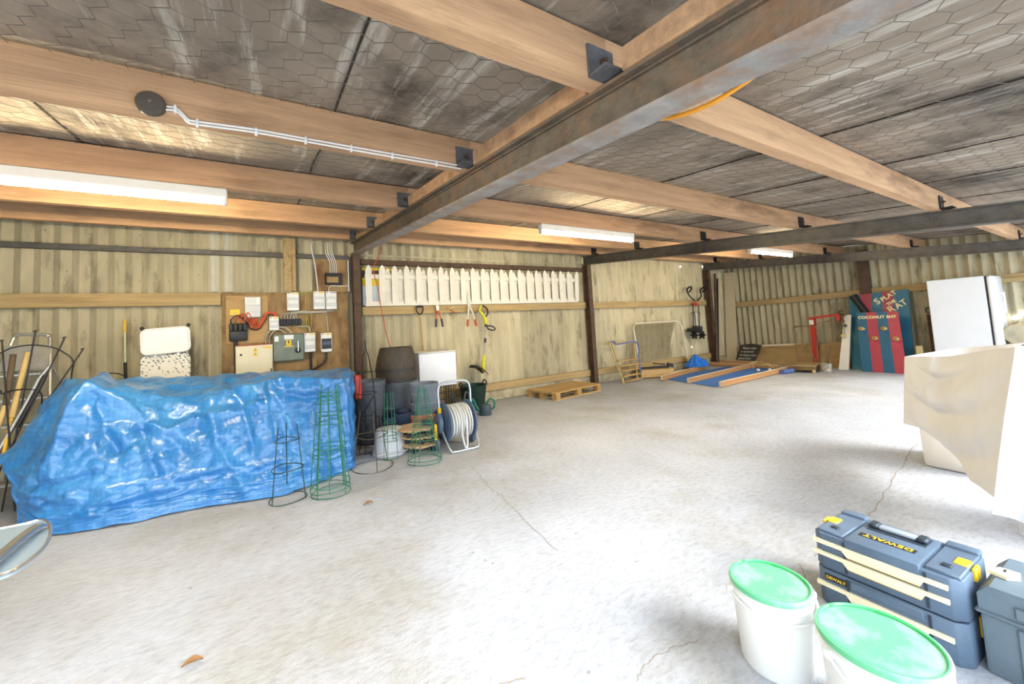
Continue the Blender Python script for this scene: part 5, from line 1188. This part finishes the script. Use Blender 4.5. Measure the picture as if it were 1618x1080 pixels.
# tall fridge
a, b_ = R(1463.5, 443.5, .62), R(1561, 430, .62)
t = thing('fridge', 'tall white fridge standing behind the draped sheets', 'fridge', (a.x+.28, (a.y+b_.y)/2, 0), -WS)
y0, y1 = 0.345, -.31; H_ = a.z; wd = .56
build('cabinet', MB().bb(-.28, .28, y1, y0, .03, H_, .008), M_appl, t, True)
dd = build('door', MB().bb(-.28, .28, y1-.085, y1-.012, .05, H_, .035, 3), M_appl, t, True)
build('seal', MB().bb(-.275, .275, y1-.013, y1, .05, H_-.005), M_blk, t, True)
hh = build('handle', MB().tube([(-.13, y1-.15, H_-.28), (-.13, y1-.15, H_-.62)], .014, 10), M_plast, dd, True)
for z in (.30, .60): build('handle_mount', MB().tube([(-.16, y1-.04, H_-z), (-.13, y1-.155, H_-z)], .02, 10), M_plast, dd, True)
build('plinth', MB().bb(-.26, .26, y1, y0-.02, 0, .03), M_blk, t, True)
# bar and post between board and fridge, log
a, b_ = R(1466, 485, .1), R(1476, 553, .25)
t = thing('iron_bar', 'rusty iron bar with an eye leaning left of the fridge', 'bar', (b_.x, b_.y, 0)); d = (b_-a).normalized(); e = a+d*(a.z/-d.z)
build('bar', MB().box((a+d*.14+e)/2, (.05, .05, (e-a).length-.14), Matrix((d.orthogonal().normalized(), d.cross(d.orthogonal()).normalized(), d)).transposed(), .004), M_post, t)
build('eye', MB().tube([a+d*.06+RU*(.03*math.cos(q_))+d*(.05*math.sin(q_)) for q_ in [2*PI*i/16 for i in range(16)]], .016, 7, True), M_steel_r, t)
p = R(1452, 546, .5)
one('fence_post', MB().box((p.x, p.y, p.z/2), (.07, .09, p.z), (0, 0, .2), .004), M_lw, 'short grey timber post end showing between game board and fridge', 'post')
p = R(1614, 527, .25)
t = thing('log_round', 'sawn log end standing right of the fridge at the picture edge', 'log', (p.x, p.y, p.z-.17)); 
build('bark', MB().cyl((p.x-.12, p.y, p.z), (p.x+.12, p.y, p.z), .17, .17, 24), M_lw, t); build('cut_face', MB().cyl((p.x-.123, p.y, p.z), (p.x-.12, p.y, p.z), .155, .155, 24), mat('sawn_log_face', (176, 164, 138), rough=.9, var=.2, bump=.05), t)
one('log_stack', MB().bb(p.x-.14, p.x+.14, p.y-.3, p.y+.2, 0, p.z-.17, .01), M_dk, 'dark timber block under the log end right of the fridge', 'block')
# leaves on the floor
for k, (px, py) in enumerate(((582, 797), (304, 1050))):
    p = F(px, py); mb = MB(); mb.grid(lambda u, v: V3((p.x+(u-.5)*.07, p.y+(v-.5)*.04*math.sin(PI*min(.98, max(.02, u))), .004+.015*abs(v-.5)+.012*math.sin(u*3))), 10, 6)
    one('dry_leaf', mb, mat('dry_leaf_brown', (142, 104, 66), rough=.8, var=.2, bump=.02), ['dry brown leaf on the floor right of the nested green cages', 'dry brown leaf on the floor at the bottom left foreground'][k], 'leaf', smooth=1.5)
# ================================================================ foreground right and left
# ---- storage tub and drawer tower under the sheets
M_clear = mat('frosted_plastic', (232, 224, 212), rough=.35, var=.03, bump=0, alpha=.86)
M_clear2 = mat('clear_plastic', (226, 224, 222), rough=.15, var=.03, bump=0, alpha=.45)
o = V3((4.42, -4.96, 0))
t = thing('storage_tub', 'tall frosted plastic tub under the cream sheet', 'tub', (4.70, -5.16, 0), -.08)
build('body', MB().box((0, 0, .43), (.52, .38, .86), None, .03, 2, taper=1.06), M_clear, t, True)
build('ridge', MB().box((0, 0, .06), (.5, .37, .02), None, .006), M_clear, t, True)
t = thing('storage_tub', 'clear plastic tub of red things under the white sheet', 'tub', (3.66, -5.70, 0), -.08)
build('body', MB().box((0, 0, .49), (.40, .36, .98), None, .02, 2), M_clear2, t, True)
build('contents', MB().box((.0, 0, .13), (.33, .28, .22), None, .04, 2), mat('red_contents', (130, 56, 50), rough=.6, var=.4, scale=10, bump=.05), t, True, label='red contents')
# ---- sheets
M_cream_c = mat('cream_cotton', (228, 228, 228), rough=.9, var=.04, scale=3, bump=.05, bscale=120)
M_white_c = mat('white_cotton', (232, 234, 238), rough=.85, var=.03, scale=3, bump=.06, bscale=60)
A = XP(1429, 563, 4.34); Dn = XP(1427.5, 668, 4.33); N_ = XP(1607, 548, 3.12); E_ = XP(1588, 803, 3.12)
A2 = V3((4.95, -5.1, .885)); N2 = XP(1622, 541, 3.75)
Mb = XP(1487, 702, 4.0); Mc = XP(1540, 752, 3.5)
Mt = XP(1500, 562, 4.0); Mt2 = XP(1560, 553, 3.5)
bot = [Dn, XP(1452, 678, 4.2), Mb, Mc, E_]
topc = [A, lerp(A, Mt, .6), Mt, Mt2, N_]
back = [A2, lerp(A2, N2, .3), lerp(A2, N2, .55), lerp(A2, N2, .8), N2]
def cream(u, v):
    tp, bt, bk = catmull(topc, u), catmull(bot, u), catmull(back, u)
    if v < .25: p = lerp(bk, tp, v/.25); p = p+V3((0, 0, -.05*math.sin(PI*v/.25)*math.sin(PI*u)))
    else:
        w = (v-.25)/.75; p = lerp(tp, bt, w)
        out = V3((-.97, .2, 0))
        # swags hanging between the two corners
        s = math.sin(PI*min(1, u*1.1)); ph = w*2.3-.95*s*(1-.35*w)+u*.5
        sw = .10*(abs(math.sin(ph*PI))-.45)*min(1, w*5)*(.3+.7*s)
        f1 = math.exp(-((u-.30-w*.25)/.05)**2)+.8*math.exp(-((u-.62-w*.1)/.045)**2)+.7*math.exp(-((u-.82+w*.05)/.03)**2)
        sw += .035*f1*min(1, w*2)+.012*noise.noise(V3((u*8, w*6, 3)))
        p = p+out*(sw+.05*math.sin(PI*min(1, w*1.2)))*min(1, u*5)
    return p
one('dust_sheet', MB().grid(cream, 90, 60), M_cream_c, 'cream cotton sheet draped in swags over the tubs at right', 'sheet', smooth=1.5)
W0 = XP(1606, 546, 3.04); W1 = XP(1580, 730, 3.02); W2 = XP(1568, 812, 3.0)
def white(u, v):
    l = catmull([W0, lerp(W0, W1, .5), W1, W2], v); r = l+V3((.12*(1-v)+.04, -.52, .02*(1-v)-.03*v))
    if v < .02: r = r
    p = lerp(l, r, u); k = .018*math.sin((u*5+v*1.2)*PI)*(.3+v)+.014*(1-abs(noise.noise(V3((u*4, v*3, 8))))*2)
    return p+V3((-1, .1, 0))*k
one('dust_sheet', MB().grid(white, 50, 60), M_white_c, 'bright white sheet hanging at the right picture edge', 'sheet', smooth=1.5)
# ---- tool cases
M_case = mat('blue_grey_case', (88, 106, 126), rough=.5, var=.1, scale=8, bump=.03, bscale=80); M_case2 = mat('dark_case_recess', (46, 56, 68), rough=.5, var=.1, bump=.02); M_cyel = mat('pale_yellow_trim', (238, 226, 192), rough=.5, var=.03, bump=0); M_lyel = mat('yellow_latch', (240, 196, 50), rough=.4, var=.05, bump=0); M_hgrey = mat('grey_handle', (150, 160, 172), rough=.45, var=.06, bump=0)
FL, FR, BR, BL = F(1287, 838, .30), F(1513, 916, .30), F(1562, 878, .30), F(1328, 804, .30)
ctr = (FL+FR+BR+BL)/4; ux = (FR-FL+BR-BL); rz = math.atan2(ux.y, ux.x)   # local +x along the front (to the right), local -y is the front
W_, D_ = .440, .305
zs = .30
def case(lab, z, h, top):
    t = thing('tool_case', lab, 'tool case', (ctr.x, ctr.y, z), rz, 'stacked blue grey tool cases')
    w, d = W_/2, D_/2
    mb = MB(); c_ = .03
    poly = [(-w+c_, -d), (w-c_, -d), (w, -d+c_), (w, d-c_), (w-c_, d), (-w+c_, d), (-w, d-c_), (-w, -d+c_)]
    mb.prism(poly, (0, 0, 0), (1, 0, 0), (0, 1, 0), h-.004); bmesh.ops.bevel(mb.bm, geom=[e for e in mb.bm.edges], offset=.004, segments=1, affect='EDGES')
    build('shell', mb, M_case, t, True)
    return t
t = case('blue grey tool case on top of its twin, with two pale yellow drawer trims', .155, .145, True)
w, d = W_/2, D_/2; TH = .145
# lid relief
build('centre_lid', MB().bb(-.105, .115, -d-.006, d-.03, TH-.05, TH+.010, .006, 2), M_case, t, True)
build('handle_recess', MB().bb(-.085, .095, .012, .098, TH+.008, TH+.0125, .001), M_case2, t, True)
hd = build('carry_handle', MB().bb(-.055, .062, .035, .078, TH+.012, TH+.026, .008, 2), M_hgrey, t, True)
for x in (-.07, .078): build('handle_end', MB().bb(x-.016, x+.016, .03, .083, TH+.012, TH+.03, .006), M_case2, hd, True)
for s_ in (-1, 1):
    x = s_*.165+.003
    build('side_pad', MB().bb(x-.045, x+.045, -d+.02, d-.02, TH-.01, TH+.006, .004), M_case, t, True)
    build('back_lug', MB().bb(x-.045, x+.045, d-.055, d-.004, TH-.01, TH+.016, .008, 2), M_case, t, True)
    build('front_lug', MB().bb(x-.014, x+.014, -.085, -.06, TH+.002, TH+.012, .003), M_case2, t, True)
    l = build('latch', MB().bb(s_*(w-.028)-.02, s_*(w-.028)+.02, -.03, .03, TH-.004, TH+.010, .004), M_lyel, t, True, label='yellow latch')
    build('latch_hook', MB().bb(s_*(w+.002)-.006, s_*(w+.002)+.006, -.028, .028, TH-.04, TH+.004, .003), M_lyel, l, True)
bd = build('badge', MB().bb(-.085, .085, -.075, -.042, TH+.0095, TH+.0115), M_ink, t, True)
Mw = WM[t.name]; Rm = Mw.to_3x3()
text('lettering', 'DEWALT', .034, Mw @ V3((.077, -.046, TH+.0118)), Rm @ V3((-1, 0, 0)), Rm @ V3((0, -1, 0)), M_lyel, t, .0006, bold=.0008, space=1.12)
def trim(t, z, hc=.034, drop=.02):
    p = [(-w+.006, z), (-.115, z), (-.1, z), (.11, z), (.125, z), (w-.035, z), (w-.035, z-.016), (.125, z-.016), (.115, z-.016-drop), (-.1, z-.016-drop), (-.115, z-.016), (-w+.006, z-.016)]
    mb = MB(); mb.prism(p, (0, -d-.010, 0), (1, 0, 0), (0, 0, 1), -.014); tr = build('drawer_trim', mb, M_cyel, t, True, label='pale yellow trim', smooth=.3)
    build('trim_yellow_lip', MB().bb(-.098, .113, -d-.007, -d+.002, z-.02-drop, z-.016-drop+.002), M_lyel, tr, True)  # yellow lower edge of the pale trim
trim(t, .118); trim(t, .07)
for x in (-.108, .128): build('rib', MB().bb(x-.004, x+.004, -d-.0035, -d+.004, .01, TH-.01), M_case2, t, True)
t = case('blue grey tool case underneath, with one trim and a small front badge', 0, .152, False)
trim(t, .095); build('centre_panel', MB().bb(-.1, .115, -d-.008, -d+.004, .108, .146, .006), M_case, t, True)
build('badge', MB().bb(-w+.035, -w+.11, -d-.0035, -d+.001, .108, .134), M_ink, t, True)
Mw = WM[t.name]
text('lettering', 'DEWALT', .0165, Mw @ V3((-w+.039, -d-.0042, .115)), Rm @ V3((1, 0, 0)), V3((0, 0, 1)), M_lyel, t, .0004, bold=.0003)
for x in (-.108, .128): build('rib', MB().bb(x-.004, x+.004, -d-.0035, -d+.004, .01, .14), M_case2, t, True)
for s_ in (-1, 1): build('latch', MB().bb(s_*(w+.004)-.006, s_*(w+.004)+.006, -.028, .028, .07, .14, .003), M_lyel, t, True, label='yellow latch')
# second, slimmer case at the picture edge
p = F(1566, 925, .26); q_ = F(1588, 880, .26)
M_c3 = mat('grey_case', (98, 114, 126), rough=.5, var=.1, scale=10, bump=.03)
t = thing('tool_case', 'grey blue tool case with a pale latch at the right picture edge', 'tool case', (ctr.x+.03, ctr.y-.45, 0), rz); w2 = .21
Mi = WM[t.name]
build('base', MB().box((0, 0, .10), (w2*2, .29, .20), None, .012, 2), M_c3, t, True)
build('lip', MB().box((0, 0, .205), (w2*2+.018, .308, .014), None, .005), M_c3, t, True)
mb = MB(); mb.prism([(-w2, 0), (w2, 0), (w2, .05), (w2-.03, .085), (-w2+.03, .085), (-w2, .05)], (0, -.145, .212), (1, 0, 0), (0, 0, 1), -.29); build('lid', mb, M_c3, t, True, smooth=.3)
build('front_panel', MB().box((.03, -.148, .10), (w2*2-.1, .012, .18), None, .004), M_c3, t, True)
build('lid_panel', MB().box((.03, -.148, .24), (w2*2-.1, .012, .04), None, .004), M_c3, t, True)
mb = MB(); mb.prism([(-.035, -.02), (-.015, .03), (.03, .03), (.035, -.01), (.01, -.035)], (-w2+.045, -.02, .298), (1, 0, 0), (0, 1, 0), .012); l = build('latch', mb, M_cyel, t, True, label='pale latch', smooth=.3)
build('latch_slot', MB().box((-w2+.045, -.012, .311), (.006, .02, .002)), M_ink, l, True)
# ---- white buckets with green lids
M_bkt = mat('white_bucket', (236, 236, 232), rough=.4, var=.02, bump=0, sss=.1)
M_lid = mat('mint_lid', (104, 190, 140), rough=.4, var=.10, scale=5, bump=.01, dirt=(158, 208, 178), dthr=.54, dscale=7); M_lrim = mat('green_lid_rim', (84, 204, 122), rough=.35, var=.06, bump=0)
def bucket(lab, loc, r, h, hrot, drop):
    t = thing('lidded_bucket', lab, 'bucket', loc, 0, 'white buckets with green lids')
    build('wall', MB().lathe([(r*.84, 0), (r*.86, .005), (r*.955, h-.045), (r*1.0, h-.04), (r*1.0, h-.025), (r*.96, h-.022), (r*.97, h-.006), (r*.9, h-.006), (r*.9, h-.02), (.001, h-.02)], n=56), M_bkt, t, True)
    ld = build('lid', MB().lathe([(r*1.0, h-.014), (r*1.015, h-.004), (r*1.0, h+.004), (r*.965, h+.006), (r*.95, h-.002), (.001, h-.001)], n=56), M_lid, t, True)
    build('lid_rim', MB().tube([(r*.955*math.cos(a), r*.955*math.sin(a), h+.002) for a in [2*PI*i/56 for i in range(56)]], .0045, 6, True), M_lrim, ld, True, label='green rim')
    for k in (.2, 1.2): build('lid_tab', MB().box((r*.93*math.cos(k), r*.93*math.sin(k), h+.004), (.006, .016, .006), (0, 0, k)), M_lrim, ld, True)
    a0 = hrot
    pts = []
    for k in range(17):
        a = a0+PI*k/16; pts.append((r*1.06*math.cos(a), r*1.06*math.sin(a), h-.035-drop*math.sin(PI*k/16)))
    build('handle', MB().tube(smoothpts(pts, 3), .0045, 7), M_plast, t, True)
    for a in (a0, a0+PI): build('lug', MB().box((r*1.03*math.cos(a), r*1.03*math.sin(a), h-.035), (.03, .022, .022), (0, 0, a), .004), M_bkt, t, True)
    return t
c = F(1215.5, 917, .28)
bucket('white bucket with mint green lid left of the tool cases', (c.x, c.y, 0), .128, .28, 2.4, .03)
c = F(1388, 1008, .28)
b2 = bucket('white bucket with mint green lid nearest, in front of the tool cases', (c.x, c.y, 0), .148, .28, 2.6, .12)
# ---- chair edge at far left foreground
zc = .56
M_seat = mat('pale_blue_seat', (150, 172, 190), rough=.35, metal=.2, var=.05, bump=0)
pts = [F(-60, 848, zc), F(0, 836, zc), F(40, 828, zc), F(62, 822, zc), F(74, 824, zc), F(80, 834, zc), F(78, 850, zc), F(66, 868, zc), F(45, 886, zc), F(20, 902, zc), F(0, 910, zc), F(-60, 935, zc)]
t = thing('folding_chair', 'rounded seat end of a grey chair with shiny tube, left foreground edge', 'chair', (pts[0].x, pts[0].y-.05, 0))
mb = MB(); sp = smoothpts(pts, 5); mb.prism([(p.x, p.y) for p in sp], (0, 0, zc-.012), (1, 0, 0), (0, 1, 0), .012); build('seat', mb, M_seat, t, smooth=.5)
build('seat_rim', MB().tube([p+V3((0, 0, .001)) for p in sp], .006, 8), M_chrome, t)
tb = [F(-60, 945, zc)+V3((0, 0, .03)), F(0, 893, zc)+V3((0, 0, .03)), F(35, 862, zc)+V3((0, 0, .03)), F(58, 843, zc)+V3((0, 0, .022)), F(68, 835, zc)+V3((0, 0, .0))]
build('tube', MB().tube(smoothpts(tb, 6), .017, 12), M_chrome, t)
for px, py in ((-55, 860), (-50, 915)):
    p = F(px, py, zc); build('leg', MB().tube([p+V3((0, 0, -.01)), V3((p.x-.05, p.y, 0))], .012, 8), M_chrome, t)
# ================================================================ light
w = bpy.data.worlds.new('sky'); SC.world = w; w.use_nodes = True
bg = w.node_tree.nodes['Background']; bg.inputs[0].default_value = (.80, .90, 1.0, 1); bg.inputs[1].default_value = 2.45
sd = bpy.data.lights.new('sun', 'SUN'); sd.energy = 3.6; sd.angle = math.radians(30); sd.color = (1, .97, .92)
so = bpy.data.objects.new('sun', sd); COL.objects.link(so)
so.rotation_euler = V3((-.45, 1, -.78)).to_track_quat('-Z', 'Y').to_euler()
SC.view_settings.view_transform = 'Standard'; SC.view_settings.look = 'None'; SC.view_settings.gamma = 1; SC.view_settings.use_curve_mapping = False
SC.view_settings.exposure = .88
